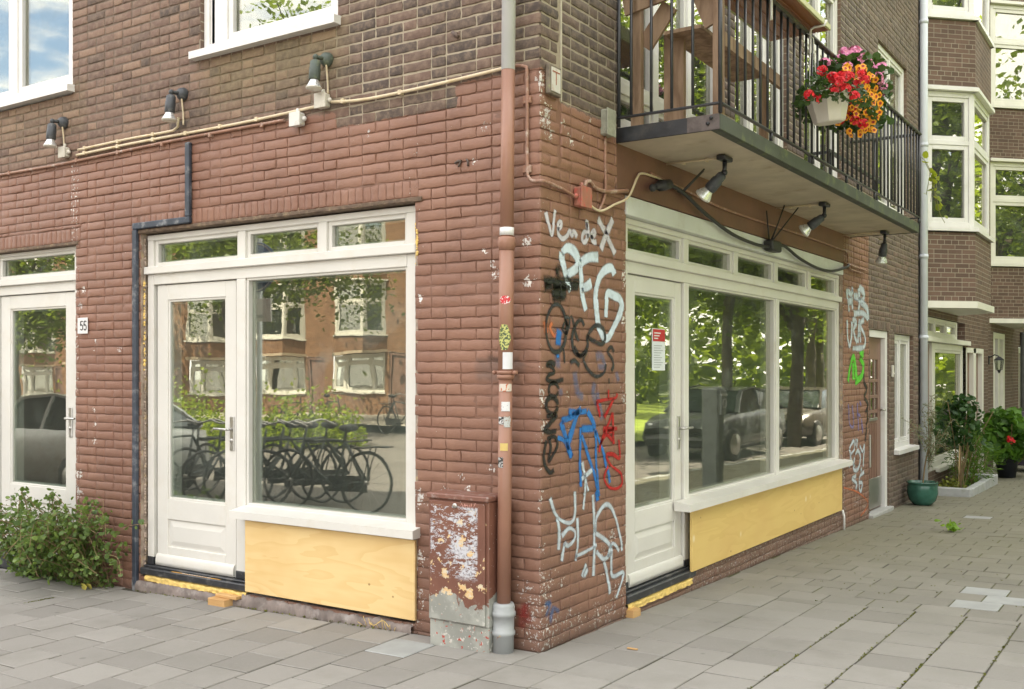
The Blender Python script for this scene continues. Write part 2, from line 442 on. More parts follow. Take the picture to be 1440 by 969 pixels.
# ------------------------------------------------------------------ bricks
_rng = np.random.default_rng(5)
_G = _rng.random((256, 256))
def gnoise(x, y):
    x = np.asarray(x) % 256; y = np.asarray(y) % 256
    i = np.floor(x).astype(int); j = np.floor(y).astype(int); a = x-i; b = y-j
    a = a*a*(3-2*a); b = b*b*(3-2*b); i1 = (i+1) % 256; j1 = (j+1) % 256; i %= 256; j %= 256
    return (_G[i, j]*(1-a)+_G[i1, j]*a)*(1-b)+(_G[i, j1]*(1-a)+_G[i1, j1]*a)*b
CRS, BH = .0622, .0530
Z0 = -.19
def subtract(r, holes):
    out = [r]
    for (a0, a1, b0, b1) in holes:
        nx = []
        for (u0, u1, z0, z1) in out:
            if a1 <= u0 or a0 >= u1 or b1 <= z0 or b0 >= z1: nx.append((u0, u1, z0, z1)); continue
            if a0 > u0: nx.append((u0, a0, z0, z1))
            if a1 < u1: nx.append((a1, u1, z0, z1))
            m0, m1 = max(u0, a0), min(u1, a1)
            if b0 > z0: nx.append((m0, m1, z0, b0))
            if b1 < z1: nx.append((m0, m1, b1, z1))
        out = nx
    return [r for r in out if r[1]-r[0] > .014 and r[3]-r[2] > .012]
class Bricks:
    def __init__(s, T, umax, zmax, holes, soldiers, breaks, paint, chip, moss, grime, off, flip, seed, tone, mlight, mdepth):
        s.mlight, s.mdepth = mlight, mdepth
        s.T, s.paint, s.chip, s.moss, s.grime, s.off = T, paint, chip, moss, grime, off
        s.holes, s.umax, s.zmax = holes, umax, zmax
        rng = random.Random(seed); s.rows = []; s.list = []
        n = int((zmax-Z0)/CRS)
        sold = [h[:4] for h in soldiers]
        for i in range(n):
            z0 = Z0+i*CRS; z1 = z0+BH; row = []
            u = 0.0; k = (i+flip) % 2; cuts = sorted(b[0] for b in breaks if b[1] < z0 < b[2])
            first = True
            while u < umax:
                if first: L = .21 if k else .105
                else:
                    L = .21 if (k == 1) else .105
                    if rng.random() < .22: L = .21
                first = False; k = 1-k
                e = u+L
                for c in cuts:
                    if u+.004 < c < e+.03: e = c; break
                pt = paint((u+e)/2, z0) > .5; g = .0022 if pt else .0042
                row.append((u+(g if u > .001 else 0), min(e, umax)-g, z0, z1+(.0035 if pt else 0))); u = e
            s.rows.append((z0, z1))
            for r in row:
                for q in subtract(r, [(h[0]-.002, h[1]+.002, h[2]-.003, h[3]+.003) for h in list(holes)+sold]):
                    s.list.append(q)
        for (a0, a1, b0, b1) in sold:
            u = a0
            while u+.05 < a1:
                w = .0605; s.list.append((u+.0016, u+w-.0018, b0+.002, b1-.004)); u += w
        s.cells = {}
        s.offs = [rng.uniform(-.0026, .0026) for _ in s.list]
        s.tone = [tone(q, rng) for q in s.list]
        for k, (u0, u1, z0, z1) in enumerate(s.list):
            for a in range(int(u0/.1), int(u1/.1)+1):
                for b in range(int((z0+1)/.05), int((z1+1)/.05)+1):
                    s.cells.setdefault((a, b), []).append(k)
    def height(s, u, z):
        for k in s.cells.get((int(u/.1), int((z+1)/.05)), ()):
            u0, u1, z0, z1 = s.list[k]
            if u0 <= u <= u1 and z0 <= z <= z1:
                e = min(u-u0 if u0 > .001 else 9, u1-u, z-z0, z1-z)
                return float(np.interp(e, [0, .0018, .0065], [.0055, .0026, 0])) + s.offs[k] + s.off(u, z)
        return .0055 + s.off(u, z)
    def build(s, name, parent, mortar_name='joint_mortar', step=.05):
        V = []; Fs = []; base = 0; A = {k: [] for k in ('rnd', 'paint', 'chip', 'moss', 'grime')}
        for k, (u0, u1, z0, z1) in enumerate(s.list):
            L, Hh = u1-u0, z1-z0
            pnt = s.paint((u0+u1)/2, (z0+z1)/2) > .5
            rad = (.0044 if pnt else .0050); mid = (.0013 if pnt else .0013)
            ni = max(0, int((L-2*rad)/.04)); nj = max(0, int((Hh-2*rad)/.028))
            ue = [0, mid, rad] + [rad+(L-2*rad)*(i+1)/(ni+1) for i in range(ni)] + [L-rad, L-mid, L]
            ze = [0, mid, rad] + [rad+(Hh-2*rad)*(i+1)/(nj+1) for i in range(nj)] + [Hh-rad, Hh-mid, Hh]
            UU, ZZ = np.meshgrid(ue, ze, indexing='ij')
            cor = u0 < .001
            eu = np.minimum(UU if not cor else 9.0, L-UU); e = np.minimum(eu, np.minimum(ZZ, Hh-ZZ))
            h = np.interp(e, [0, mid, rad], [.011 if pnt else .013, .0016 if pnt else .0018, 0])
            if cor: h = h + np.interp(UU, [0, .003, .010], [.006, .0018, 0])
            U = u0+UU; Z = z0+ZZ
            wob = .0082 if pnt else .0055
            edge = np.interp(e, [0, rad, .018], [1, 1, .2])
            du = (gnoise(U*55+k*.37, Z*55)-.5)*wob*edge; dz = (gnoise(U*48+9, Z*60+k*.61+40)-.5)*wob*edge
            dz = dz+(gnoise(U*140+3, Z*20+k)-.5)*.0030*edge; du = du+(gnoise(U*20+33, Z*140+k)-.5)*.0026*edge
            if cor: du = du*np.interp(UU, [0, .03], [0, 1])
            h = h + s.offs[k] + (gnoise(U*30+80, Z*30+k)-.5)*.0022 + (gnoise(U*90, Z*90+k)-.5)*.0012
            off = np.array([[s.off(a, b) for b in Z[0]] for a in U[:, 0]])
            h = h + off
            Uf, Zf, Hf = (U+du).ravel(), (Z+dz).ravel(), h.ravel()
            V.append(np.stack([Uf, Hf, Zf], 1)); nu, nz = U.shape
            idx = np.arange(nu*nz).reshape(nu, nz)+base
            q = np.stack([idx[:-1, :-1], idx[1:, :-1], idx[1:, 1:], idx[:-1, 1:]], -1).reshape(-1, 4)
            Fs.append(q); base += nu*nz
            A['rnd'].append(np.full(nu*nz, s.tone[k]))
            for nm in ('paint', 'chip', 'moss', 'grime'):
                fn = getattr(s, nm); A[nm].append(np.array([fn(a, b) for a, b in zip(U.ravel(), Z.ravel())]))
        V = np.concatenate(V); F = np.concatenate(Fs)
        o = raw_mesh(name, s.T, V, F, {k: np.concatenate(v) for k, v in A.items()}, M_BRICK, parent, True)
        # the bed of mortar behind
        cuts_u = sorted(set([0.009, s.umax]+[h[i] for h in s.holes for i in (0, 1)]))
        cuts_z = sorted(set([Z0, s.zmax]+[h[i] for h in s.holes for i in (2, 3)]))
        gu = []; gzv = []
        for lst, outl, st in ((cuts_u, gu, step), (cuts_z, gzv, CRS)):
            for a, b in zip(lst[:-1], lst[1:]):
                if b-a < 1e-6: continue
                n = max(1, int((b-a)/st)); outl += [a+(b-a)*i/n for i in range(n)]
            outl.append(lst[-1])
        gu, gzv = np.array(gu), np.array(gzv)
        UU, ZZ = np.meshgrid(gu, gzv, indexing='ij'); U, Z = UU.ravel(), ZZ.ravel()
        P = np.array([s.paint(a, b) for a, b in zip(U, Z)])
        D = np.where(P > .5, .0026+.0062*np.clip(gnoise(U*3.1+5, Z*9)*1.5-.2, 0, 1), s.mdepth) + (gnoise(U*20, Z*20)-.5)*.0015 + np.array([s.off(a, b) for a, b in zip(U, Z)])
        V = np.stack([U, D, Z], 1); F = []
        nz = len(gzv)
        cu = (gu[:-1]+gu[1:])/2; cz = (gzv[:-1]+gzv[1:])/2
        for i, a in enumerate(cu):
            for j, b in enumerate(cz):
                if any(h[0] < a < h[1] and h[2] < b < h[3] for h in s.holes): continue
                F.append((i*nz+j, (i+1)*nz+j, (i+1)*nz+j+1, i*nz+j+1))
        at = {nm: np.array([getattr(s, nm)(a, b) for a, b in zip(U, Z)]) for nm in ('chip', 'moss', 'grime')}
        at['paint'] = P; at['rnd'] = np.array([s.mlight(a, b) for a, b in zip(U, Z)]); at['chip'] = at['chip']*.7
        ORG[o.name] = ORG[parent.name]
        raw_mesh(mortar_name, s.T, V, np.array(F), at, M_MORTAR, o, True)
        return o
def raw_mesh(name, T, V, F, attrs, m, parent, smooth):
    P = np.array(T(V[:, 0], V[:, 1], V[:, 2])).T - ORG[parent.name]
    me = bpy.data.meshes.new(name)
    me.vertices.add(len(P)); me.vertices.foreach_set('co', P.astype(np.float32).ravel())
    n = len(F); me.loops.add(n*4); me.loops.foreach_set('vertex_index', F.astype(np.int32).ravel())
    me.polygons.add(n); me.polygons.foreach_set('loop_start', np.arange(0, n*4, 4, dtype=np.int32))
    me.polygons.foreach_set('use_smooth', np.full(n, smooth)); me.update(calc_edges=True)
    me.materials.append(m); uvs(me)
    for k, arr in attrs.items():
        a = me.attributes.new(k, 'FLOAT', 'POINT'); a.data.foreach_set('value', np.asarray(arr, dtype=np.float32))
    o = bpy.data.objects.new(name, me); COL.objects.link(o); o.parent = parent; ORG[o.name] = ORG[parent.name]
    return o
cl = lambda x: 0.0 if x < 0 else (1.0 if x > 1 else x)
def spots(lst, fn):
    out = []
    for px, py, r in lst:
        u, z = fn(px, py); out.append((u, z, r))
    return out
SPL = spots([(117, 408, .028), (113, 430, .028), (134, 479, .02), (132, 491, .02), (169, 492, .025), (133, 577, .02), (133, 597, .02), (133, 621, .025),
             (113, 667, .03), (113, 693, .035), (694, 370, .022), (695, 387, .025), (705, 385, .03), (741, 340, .03), (742, 397, .03), (680, 352, .02), (741, 395, .025),
             (683, 178, .025), (517, 187, .02), (480, 145, .02), (660, 690, .03), (650, 670, .02), (625, 690, .02), (690, 660, .02), (592, 420, .02), (590, 700, .04), (590, 790, .05), (592, 840, .05),
             (740, 832, .05), (745, 858, .05), (750, 885, .05), (665, 226, .02), (760, 110, .03)], on_left)
SPR = spots([(771, 158, .05), (757, 119, .05), (768, 170, .05), (799, 198, .04), (774, 189, .045), (824, 173, .03), (815, 190, .03), (790, 172, .025), (760, 112, .05),
             (762, 824, .07), (768, 838, .07), (775, 815, .05), (779, 881, .08), (770, 890, .08), (799, 873, .06), (815, 870, .05), (858, 858, .06), (838, 863, .06), (861, 754, .05), (789, 819, .05), (850, 772, .04),
             (803, 590, .025), (797, 555, .03), (800, 605, .02), (878, 390, .045), (876, 450, .03), (875, 560, .03), (762, 560, .04), (765, 600, .035), (760, 700, .03), (762, 770, .03), (850, 800, .05), (868, 830, .06),
             (873, 545, .025), (815, 575, .02), (1200, 680, .06), (1208, 700, .08), (1215, 720, .08), (1202, 705, .05), (1193, 690, .04)], on_right)
def chip_of(sp):
    def f(u, z):
        v = 0.0
        for a, b, r in sp:
            d = abs(u-a)
            if d < r*1.6:
                d = math.hypot(d, z-b)
                if d < r*1.6: v = max(v, 1.0-.85*max(0, d/r-.35)/1.25)
        return v
    return f
CHL, CHR = chip_of(SPL), chip_of(SPR)
def chip_left(u, z):
    c = .20 + CHL(u, z)*(.78 if z > .4 else .42)
    if u < .16: c += .20*cl(1-u/.16)*(1 if z < 1.3 else .45)
    c += .20*cl(1-(z+.05)/.5)*(1 if u < 1.2 else .5)
    if .80 < u < .92: c += .16
    if 4.10 < u < 4.20: c += .36
    return min(c, 1 if z > .4 else .62)
def chip_right(v, z):
    c = .20 + CHR(v, z)*(.55 if z > .4 else .36)
    if v < .10: c += .22*cl(1-v/.10)
    if v < 1: c += .22*cl(1-(z+.02)/.42)
    if 1.9 < v < 5.9 and z < .12: c += .36
    if .95 < v < 1.02: c += .22
    if 5.76 < v < 5.84: c += .3
    if 5.8 < v < 6.8 and z < .6: c += .2
    return min(c, .80 if z > .4 else .60)
def paint_left(u, z):
    zb = 3.115 if u < .56 else (2.985 if u < 1.47 else 3.085)
    return cl((zb-z)/.05+.5)
def paint_right(v, z):
    if v > 6.80: return 0.0
    zb = 3.115 if v < .2 else (2.962 if v < .86 else 2.96)
    return cl((zb-z)/.05+.5)
def moss_left(u, z):
    if 1.3 < u < 2.75 and 3.1 < z < 3.66: return cl((z-3.15)/.25)*cl((2.8-u)/.3)*cl((u-1.3)/.2)*.75
    if u > 4 and 3.3 < z < 3.7: return .3
    return 0.0
def moss_right(v, z):
    if .6 < v < .95 and 2.95 < z < 3.2: return .5*cl((v-.6)/.2)
    return .12 if v > 6.8 else 0.0
def grime_and_tone_left(u, z): return .75*cl(1-(z+.06+.02*u)/.16) + .20*cl((1.5-z)/1.1) + (.55 if .12 < u < .42 and 1.44 < z < 1.56 and not .17 < u < .2 else 0)  # grime at the foot, a gradual darkening down the lower wall, a bracket patch
def grime_and_tone_right(v, z):
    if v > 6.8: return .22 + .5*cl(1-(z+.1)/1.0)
    g = .8*cl(1-(z+.03+.017*v)/.13) + .18*cl((1.5-z)/1.1)  # foot grime, and the lower wall darkens gradually downwards
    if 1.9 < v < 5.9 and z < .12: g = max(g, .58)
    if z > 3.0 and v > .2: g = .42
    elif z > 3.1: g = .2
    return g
zero = lambda a, b: 0.0
def tone_left(q, r): return r.uniform(.0, .55) if q[1] < 1.5 else min(1, max(0, r.gauss(.58+.04*min(q[1]-1.5, 4), .2)))
def tone_right(q, r): return r.uniform(.0, .42) if q[2] > 2.9 else r.uniform(.05, .6)
def off_right(v, z): return -.012 if (.2 <= v <= .88 and z > 2.615) else 0.0
LH = dict(shop=(.855, 3.365, .035, 2.505), door=(4.14, 6.3, -.2, 2.475), up1=(4.18, 6.4, 3.60, 5.3), up2=(1.46, 2.72, 3.61, 5.3))
RH = [(1.0, 2.0, .04, 2.58), (2.0, 5.80, .092, 2.58), (.86, 5.80, 2.58, 2.93), (6.83, 7.72, -.2, 1.955), (8.0, 9.03, .49, 1.94),
      (.90, 2.62, 2.97, 5.3), (2.83, 4.06, 2.97, 5.3), (4.53, 5.72, 2.97, 5.3), (7.22, 8.64, 3.3, 5.24)]

# ------------------------------------------------------------------ the corner building
B = thing('corner_building', 'brown brick corner building with red-brown painted ground floor, white shopfronts and graffiti on its corner', 'building', (0, 0, 0))
lw = Bricks(TL, 7.2, 4.75, list(LH.values()), [(.83, 3.40, 2.505, 2.605), (4.08, 6.4, 2.475, 2.578)], [], paint_left, chip_left, moss_left, grime_and_tone_left, zero, 0, 3, tone_left, lambda u, z: cl((1.75-u)/.5)*.9+.10, .0050)
rw = Bricks(TR, 9.32, 6.6, RH, [(6.75, 7.80, 1.96, 2.06), (7.95, 9.1, 1.945, 2.045), (7.15, 8.7, 5.245, 5.35)], [(.2, 2.615, 9), (6.80, -1, 2.95)], paint_right, chip_right, moss_right, grime_and_tone_right, off_right, 1, 4, tone_right, lambda v, z: .95 if v < 6.7 else .45, .0035)
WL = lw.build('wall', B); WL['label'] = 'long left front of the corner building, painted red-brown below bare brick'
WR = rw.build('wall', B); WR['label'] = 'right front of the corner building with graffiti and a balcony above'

M_FAC = mat_facade('brown_brickwork', (.125, .085, .066), (.19, .125, .092), (.30, .26, .20))
M_FACD = mat_facade('dark_brickwork', (.112, .074, .058), (.172, .110, .084), (.30, .26, .205))
M_FACR = mat_facade('red_brickwork', (.19, .095, .05), (.28, .145, .075), (.32, .25, .17))
M_ROOF = plain('roof_felt', (.06, .06, .06), .9)
up = MB()
def sheet(mb, T, u0, u1, z0, z1, o=.004, o2=None):
    mb2 = [T(u0, o, z0), T(u1, o, z0), T(u1, o, z1), T(u0, o, z1)]
    mb.add(mb2, [(0, 1, 2, 3)])
TOP = 9.6
sheet(up, TL, 0, 7.2, 4.75, TOP); sheet(up, TL, 7.2, 22, -.8, TOP)
sheet(up, TR, 0, 9.32, 6.6, TOP)
up.build('wall', M_FAC, B)['label'] = 'upper storeys of brown brick'
bk = MB(); bk.box(-22, -8.3, 9.3, 9.5, -.6, TOP, 0); bk.box(-22.2, -22, 0.1, 9.5, -.6, TOP, 0); bk.box(-8.3, -.3, 9.33, 9.5, -.6, TOP, 0)
bk.build('rear_wall', M_FAC, B)
rf = MB(); rf.box(-22.2, .0, .0, 9.5, TOP+.002, TOP+.25, 0); rf.box(-22.3, .12, -.12, 9.5, TOP+.252, TOP+.40, 0)
rf.build('roof', M_ROOF, B)
# brick reveals round the openings
rv = MB(); 
def reveal(mb, T, a0, a1, z0, z1, d0=.006, d1=.16, sides='lrtb', thick=.02):
    if 'l' in sides: mb.box(*_ext(T, a0-thick, a0-.0005, d0, d1, z0, z1))
    if 'r' in sides: mb.box(*_ext(T, a1+.0005, a1+thick, d0, d1, z0, z1))
    if 't' in sides: mb.box(*_ext(T, a0-thick, a1+thick, d0, d1, z1+.0005, z1+thick))
    if 'b' in sides: mb.box(*_ext(T, a0-thick, a1+thick, d0, d1, z0-thick, z0-.0005))
def _ext(T, a0, a1, o0, o1, z0, z1, ch=0.0):
    p, q = T(a0, o0, z0), T(a1, o1, z1)
    return (p[0], q[0], p[1], q[1], p[2], q[2], ch)
def tb(mb, T, a0, a1, o0, o1, z0, z1, ch=.003):
    keep = mb.T; mb.T = T; mb.box(a0, a1, o0, o1, z0, z1, ch); mb.T = keep
def rev(T, h, mt, par, sides='lrtb', d0=.006):
    for sd_ in sides:
        q = MB(); reveal(q, T, *h, sides=sd_, d0=d0); q.build('reveal', mt, par)
for k in ('shop', 'door'): rev(TL, LH[k], M_RUBBLE, WL, 'lrt')
rev(TR, (1.0, 5.8, .04, 2.93), M_RUBBLE, WR, 'lr')
for k in ('up1', 'up2'): rev(TL, LH[k], M_FAC, WL, d0=.004)
for h in RH[3:]: rev(TR, h, M_FAC, WR, d0=.004)
def rough_strip(mb, T, u0, u1, o, z0, z1, amp, seed, du=.012, back=.1):
    # an uneven band: front face and top, broken up by noise
    n = int((u1-u0)/du); K = 7; vs = []
    for i in range(n+1):
        u = u0+(u1-u0)*i/n; top = z1-amp*1.1*float(gnoise(u*17+seed, 3.3))-amp*.6*float(gnoise(u*60, seed)); bot = z0+amp*.4*float(gnoise(u*22, seed+7))
        for k in range(K):
            t = k/(K-2)
            if k < K-1: oo, z = o-amp*.9*(float(gnoise(u*38+seed, t*3.1))-.5)-amp*.5*(float(gnoise(u*110, t*9+seed))-.5), bot+(top-bot)*t
            else: oo, z = o+back, top
            if k == K-2: oo += amp*.3
            vs.append((u, oo, z))
    keep = mb.T; mb.T = T
    mb.add(vs, [(i*K+k, (i+1)*K+k, (i+1)*K+k+1, i*K+k+1) for i in range(n) for k in range(K-1)], True); mb.T = keep
# ragged foam and mortar along the left jambs
def lumps(mb, T, a, o, z0, z1, n, r, vert=True, seed=1):
    g = random.Random(seed)
    for i in range(n):
        z = z0+(z1-z0)*g.random(); rr = r*g.uniform(.4, 1.3)
        c = T(a+g.uniform(-.35, .35)*r, o+g.uniform(-.3, .3)*r, z) if vert else T(z, o+g.uniform(-.3, .3)*r, a+g.uniform(-.4, .4)*r)
        mb.ball(c, rr, 6, 4, (g.uniform(.6, 1.3), g.uniform(.6, 1.1), g.uniform(.6, 1.7)))
lm = MB(); lumps(lm, TL, 3.356, .035, .1, 2.45, 420, .008, seed=2); lumps(lm, TR, 5.79, .03, .6, 2.45, 200, .008, seed=3); lumps(lm, TL, 4.145, .03, .3, 2.4, 220, .007, seed=9)
lm.build('jamb_mortar', M_RUBBLE, WL)
lf = MB(); lumps(lf, TL, .853, .012, 2.1, 2.36, 40, .007, seed=4); lumps(lf, TL, .838, .0, 2.17, 2.32, 36, .007, seed=44); lumps(lf, TL, .852, .02, 1.95, 2.1, 24, .006, seed=5)
lumps(lf, TR, .997, .012, .3, 1.5, 60, .005, seed=7); lumps(lf, TL, 3.357, .03, 1.5, 2.15, 60, .008, seed=8)
lf.build('foam_blob', M_FOAM, WL)
# lintels
lt = MB()
tb(lt, TR, .862, 5.798, -.004, .12, 2.582, 2.928, .004)
lt.build('lintel', M_LINTEL, WR)
lt = MB(); tb(lt, TL, .80, 3.42, -.012, .10, 2.476, 2.503, .003); tb(lt, TL, 4.10, 6.3, -.012, .10, 2.452, 2.474, .003)
rough_strip(lt, TL, .86, 3.38, -.014, 2.478, 2.492, .008, 4)
lt.build('lintel', M_RUST, WL)
pl = MB(); rough_strip(pl, TL, .862, 2.28, -.030, -.16, .045, .022, 21); rough_strip(pl, TL, 2.28, 3.42, -.034, -.16, .014, .012, 9); tb(pl, TL, .862, 3.36, .02, .12, -.16, .02, 0)
pl.build('plinth', M_PLINTH, WL)
# dark crawl-space gap
# ------------------------------------------------------------------ shopfronts, doors and windows
def pane(parent, T, a0, a1, z0, z1, o, th=.008, name='pane'):
    m = MB(T); m.T = TW; tb(m, T, a0, a1, o, o+th, z0, z1, 0)
    return m.build(name, M_GLASS, parent)
def beads(mb, T, a0, a1, z0, z1, o0, o1, w=.016):
    # glazing beads round an opening a0..a1, z0..z1 (inner edge); butted, not overlapping
    tb(mb, T, a0-w, a0, o0, o1, z0-w, z1+w, .003); tb(mb, T, a1, a1+w, o0, o1, z0-w, z1+w, .003)
    tb(mb, T, a0, a1, o0, o1, z1, z1+w, .003); tb(mb, T, a0, a1, o0, o1, z0-w, z0, .003)
def spacer(parent, T, a0, a1, z0, z1, o):
    m = MB(); w = .013
    tb(m, T, a0, a0+w, o+.010, o+.026, z0, z1, 0); tb(m, T, a1-w, a1, o+.010, o+.026, z0, z1, 0)
    tb(m, T, a0+w, a1-w, o+.010, o+.026, z0, z0+w, 0); tb(m, T, a0+w, a1-w, o+.010, o+.026, z1-w, z1, 0)
    m.cur = 1; e = .004
    tb(m, T, a0-.02, a0+e, o+.030, o+.088, z0-.015, z1+.015, .002); tb(m, T, a1-e, a1+.02, o+.030, o+.088, z0-.015, z1+.015, .002)
    tb(m, T, a0+e, a1-e, o+.030, o+.088, z0-.015, z0+e, .002); tb(m, T, a0+e, a1-e, o+.030, o+.088, z1-e, z1+.015, .002)
    return m.build('inner_frame', [M_MINT, M_WHITE], parent)
def lever(parent, T, a, z, o, d):
    m = MB(); tb(m, T, a-.019, a+.019, o-.009, o, z-.145, z+.085, .003)
    m.tube([T(a, o-.008, z), T(a, o-.055, z)], .009, 8)
    m.tube([T(a, o-.052, z), T(a+d*.03, o-.056, z+.001), T(a+d*.125, o-.054, z+.002)], .0085, 8)
    m.lathe([(.012, 0), (.012, .006), (0, .006)], T(a, o-.008, z-.075), tuple(np.array(T(0, -1, 0))), 12)
    return m.build('handle', M_STEEL, parent)
def door(parent, T, a0, a1, z0, z1, o, g, pn, lev):
    # leaf with one tall pane above a fielded panel; g and pn are (a0,a1,z0,z1)
    m = MB(); d = .045
    tb(m, T, a0, g[0], o, o+d, z0, z1, .003); tb(m, T, g[1], a1, o, o+d, z0, z1, .003)
    tb(m, T, g[0], g[1], o, o+d, g[3], z1, .002)
    tb(m, T, g[0], g[1], o, o+d, pn[3], g[2], .002); tb(m, T, g[0], g[1], o, o+d, z0, pn[2], .002)
    tb(m, T, g[0], g[1], o+.014, o+d-.004, pn[2], pn[3], 0)                # sunk field
    w = .055
    fa, fb, fc, fd = g[0]+w, g[1]-w, pn[2]+.045, pn[3]-.05                 # raised field
    P = lambda a, z, oo: T(a, oo, z)
    m.add([P(g[0]+.012, pn[2]+.012, o+.013), P(g[1]-.012, pn[2]+.012, o+.013), P(g[1]-.012, pn[3]-.012, o+.013), P(g[0]+.012, pn[3]-.012, o+.013),
           P(fa, fc, o+.004), P(fb, fc, o+.004), P(fb, fd, o+.004), P(fa, fd, o+.004)],
          [(0, 1, 5, 4), (1, 2, 6, 5), (2, 3, 7, 6), (3, 0, 4, 7), (4, 5, 6, 7)])
    beads(m, T, g[0]+.016, g[1]-.016, g[2]+.016, g[3]-.016, o+.008, o+.035, .017)
    L = m.build('door', M_WHITE, parent)
    wb = MB(); n = 8; prof = [(o-.002, z0+.085)] + [(o-.002-.020*math.sin(PI/2*k/n), z0+.085-.055*(1-math.cos(PI/2*k/n))) for k in range(1, n+1)] + [(o-.021, z0+.004), (o-.001, z0+.004)]
    pts = [T(a0+.006, q[0], q[1]) for q in prof]+[T(a1-.006, q[0], q[1]) for q in prof]; k = len(prof)
    wb.add(pts, [(i, i+1, k+i+1, k+i) for i in range(k-1)], True); wb.add(pts, [tuple(range(k)), tuple(range(2*k-1, k-1, -1))])
    wb.build('weather_bar', M_WHITE, parent)
    pane(parent, T, g[0]+.014, g[1]-.014, g[2]+.014, g[3]-.014, o+.02)
    spacer(parent, T, g[0]+.016, g[1]-.016, g[2]+.016, g[3]-.016, o+.02)
    lever(parent, T, lev[0], lev[1], o, lev[2])
    return L

# --- left shopfront
m = MB(); T = TL; o = .05; D = .14
tb(m, T, 3.285, 3.347, o, D, .125, 2.1845)                     # hinge jamb
tb(m, T, 3.285, 3.347, o, D, 2.2405, 2.428); tb(m, T, .877, .955, o, D, 2.2405, 2.428); tb(m, T, .877, .955, o, D, .60, 2.1845)
tb(m, T, .877, 3.347, o-.002, D, 2.4285, 2.466)
tb(m, T, .87, 3.358, o-.028, D, 2.187, 2.240, .004)            # transom ledge
tb(m, T, .957, 3.283, o, D, 2.112, 2.1865)                     # head below it
tb(m, T, 2.335, 2.420, o+.001, D, .125, 2.111)                 # post between door and window
for a in (2.335, 1.60): tb(m, T, a, a+.067, o, D, 2.2405, 2.428)
tb(m, T, .957, 2.333, o, D, .576, .606)                        # bottom rail
TG = [(2.402, 3.285), (1.667, 2.335), (.955, 1.60)]
for a, b in TG: beads(m, T, a+.03, b-.03, 2.27, 2.402, o+.018, o+.05, .03)
beads(m, T, .975, 2.315, .622, 2.096, o+.012, o+.05, .018)
SF = m.build('shopfront', M_WHITE, B); SF['label'] = 'white timber shopfront on the left front with three fanlights, door and one large window'
for a, b in TG:
    pane(SF, T, a+.03, b-.03, 2.27, 2.402, o+.046); spacer(SF, T, a+.03, b-.03, 2.27, 2.402, o+.046)
pane(SF, T, .975, 2.315, .622, 2.096, o+.046); spacer(SF, T, .975, 2.315, .622, 2.096, o+.046)
m = MB(); S = lambda u, oo, z: T(u, oo, z)
m.hexa([T(.815, -.07, .535), T(2.352, -.07, .535), T(2.352, .052, .535), T(.815, .052, .535), T(.815, -.07, .583), T(2.352, -.07, .583), T(2.352, .052, .604), T(.815, .052, .604)])
m.build('sill', M_WHITE, SF)
door(SF, T, 2.442, 3.262, .112, 2.106, o+.018, (2.545, 3.15, .588, 2.0), (2.545, 3.15, .252, .448), (2.447+.03, 1.105, 1))
m = MB(); tb(m, T, 2.262, 3.352, -.015, .14, .05, .098, .006); tb(m, T, 2.262, 3.352, .015, .14, .0985, .112, .004)
tb(m, T, 3.285, 3.349, .047, .139, .1125, .1245, .002); tb(m, T, 2.333, 2.422, .046, .139, .1125, .165, .003); tb(m, T, 3.284, 3.35, .046, .139, .1125, .17, .003)
m.build('threshold', M_BLACK, SF)
m = MB(); rough_strip(m, T, 2.26, 3.30, -.012, .004, .052, .012, 31)
m.build('foam_strip', M_FOAM, SF)
# --- right shopfront
m = MB(); T = TR; o = .04; D = .13
tb(m, T, 1.004, 1.10, o, D, .13, 2.1845); tb(m, T, 1.004, 1.10, o, D, 2.2405, 2.418); tb(m, T, 5.715, 5.796, o, D, .60, 2.1845); tb(m, T, 5.715, 5.796, o, D, 2.2405, 2.418)
tb(m, T, 1.004, 5.796, o-.002, D, 2.4185, 2.454)
tb(m, T, 1.002, 5.86, o-.028, D, 2.187, 2.240, .004)
tb(m, T, 1.102, 5.713, o, D, 2.112, 2.1865)
tb(m, T, 1.965, 2.045, o+.001, D, .13, 2.111); tb(m, T, 3.885, 3.968, o+.001, D, .608, 2.111)
MU = [1.955, 2.905, 3.845, 4.775]
for a in MU: tb(m, T, a, a+.085, o, D, 2.2405, 2.418)
tb(m, T, 2.047, 5.713, o-.001, D, .576, .607)
edges = [1.10]+[x for a in MU for x in (a, a+.085)]+[5.715]
TG = [(edges[i], edges[i+1]) for i in range(0, len(edges), 2)]
for a, b in TG: beads(m, T, a+.03, b-.03, 2.27, 2.395, o+.018, o+.05, .03)
WG = [(2.063, 3.867), (3.986, 5.697)]
for a, b in WG: beads(m, T, a, b, .624, 2.096, o+.012, o+.05, .018)
SR = m.build('shopfront', M_WHITE, B); SR['label'] = 'white timber shopfront under the balcony with five fanlights, door and two large windows'
for a, b in TG:
    pane(SR, T, a+.03, b-.03, 2.27, 2.395, o+.046); spacer(SR, T, a+.03, b-.03, 2.27, 2.395, o+.046)
for a, b in WG: pane(SR, T, a, b, .624, 2.096, o+.046); spacer(SR, T, a, b, .624, 2.096, o+.046)
m = MB(); m.hexa([T(1.80, -.075, .54), T(5.87, -.075, .54), T(5.87, .042, .54), T(1.80, .042, .54), T(1.80, -.075, .588), T(5.87, -.075, .588), T(5.87, .042, .606), T(1.80, .042, .606)])
m.build('sill', M_WHITE, SR)
door(SR, T, 1.118, 1.948, .135, 2.106, o+.018, (1.235, 1.845, .60, 2.0), (1.235, 1.845, .285, .47), (1.90, 1.10, 1))
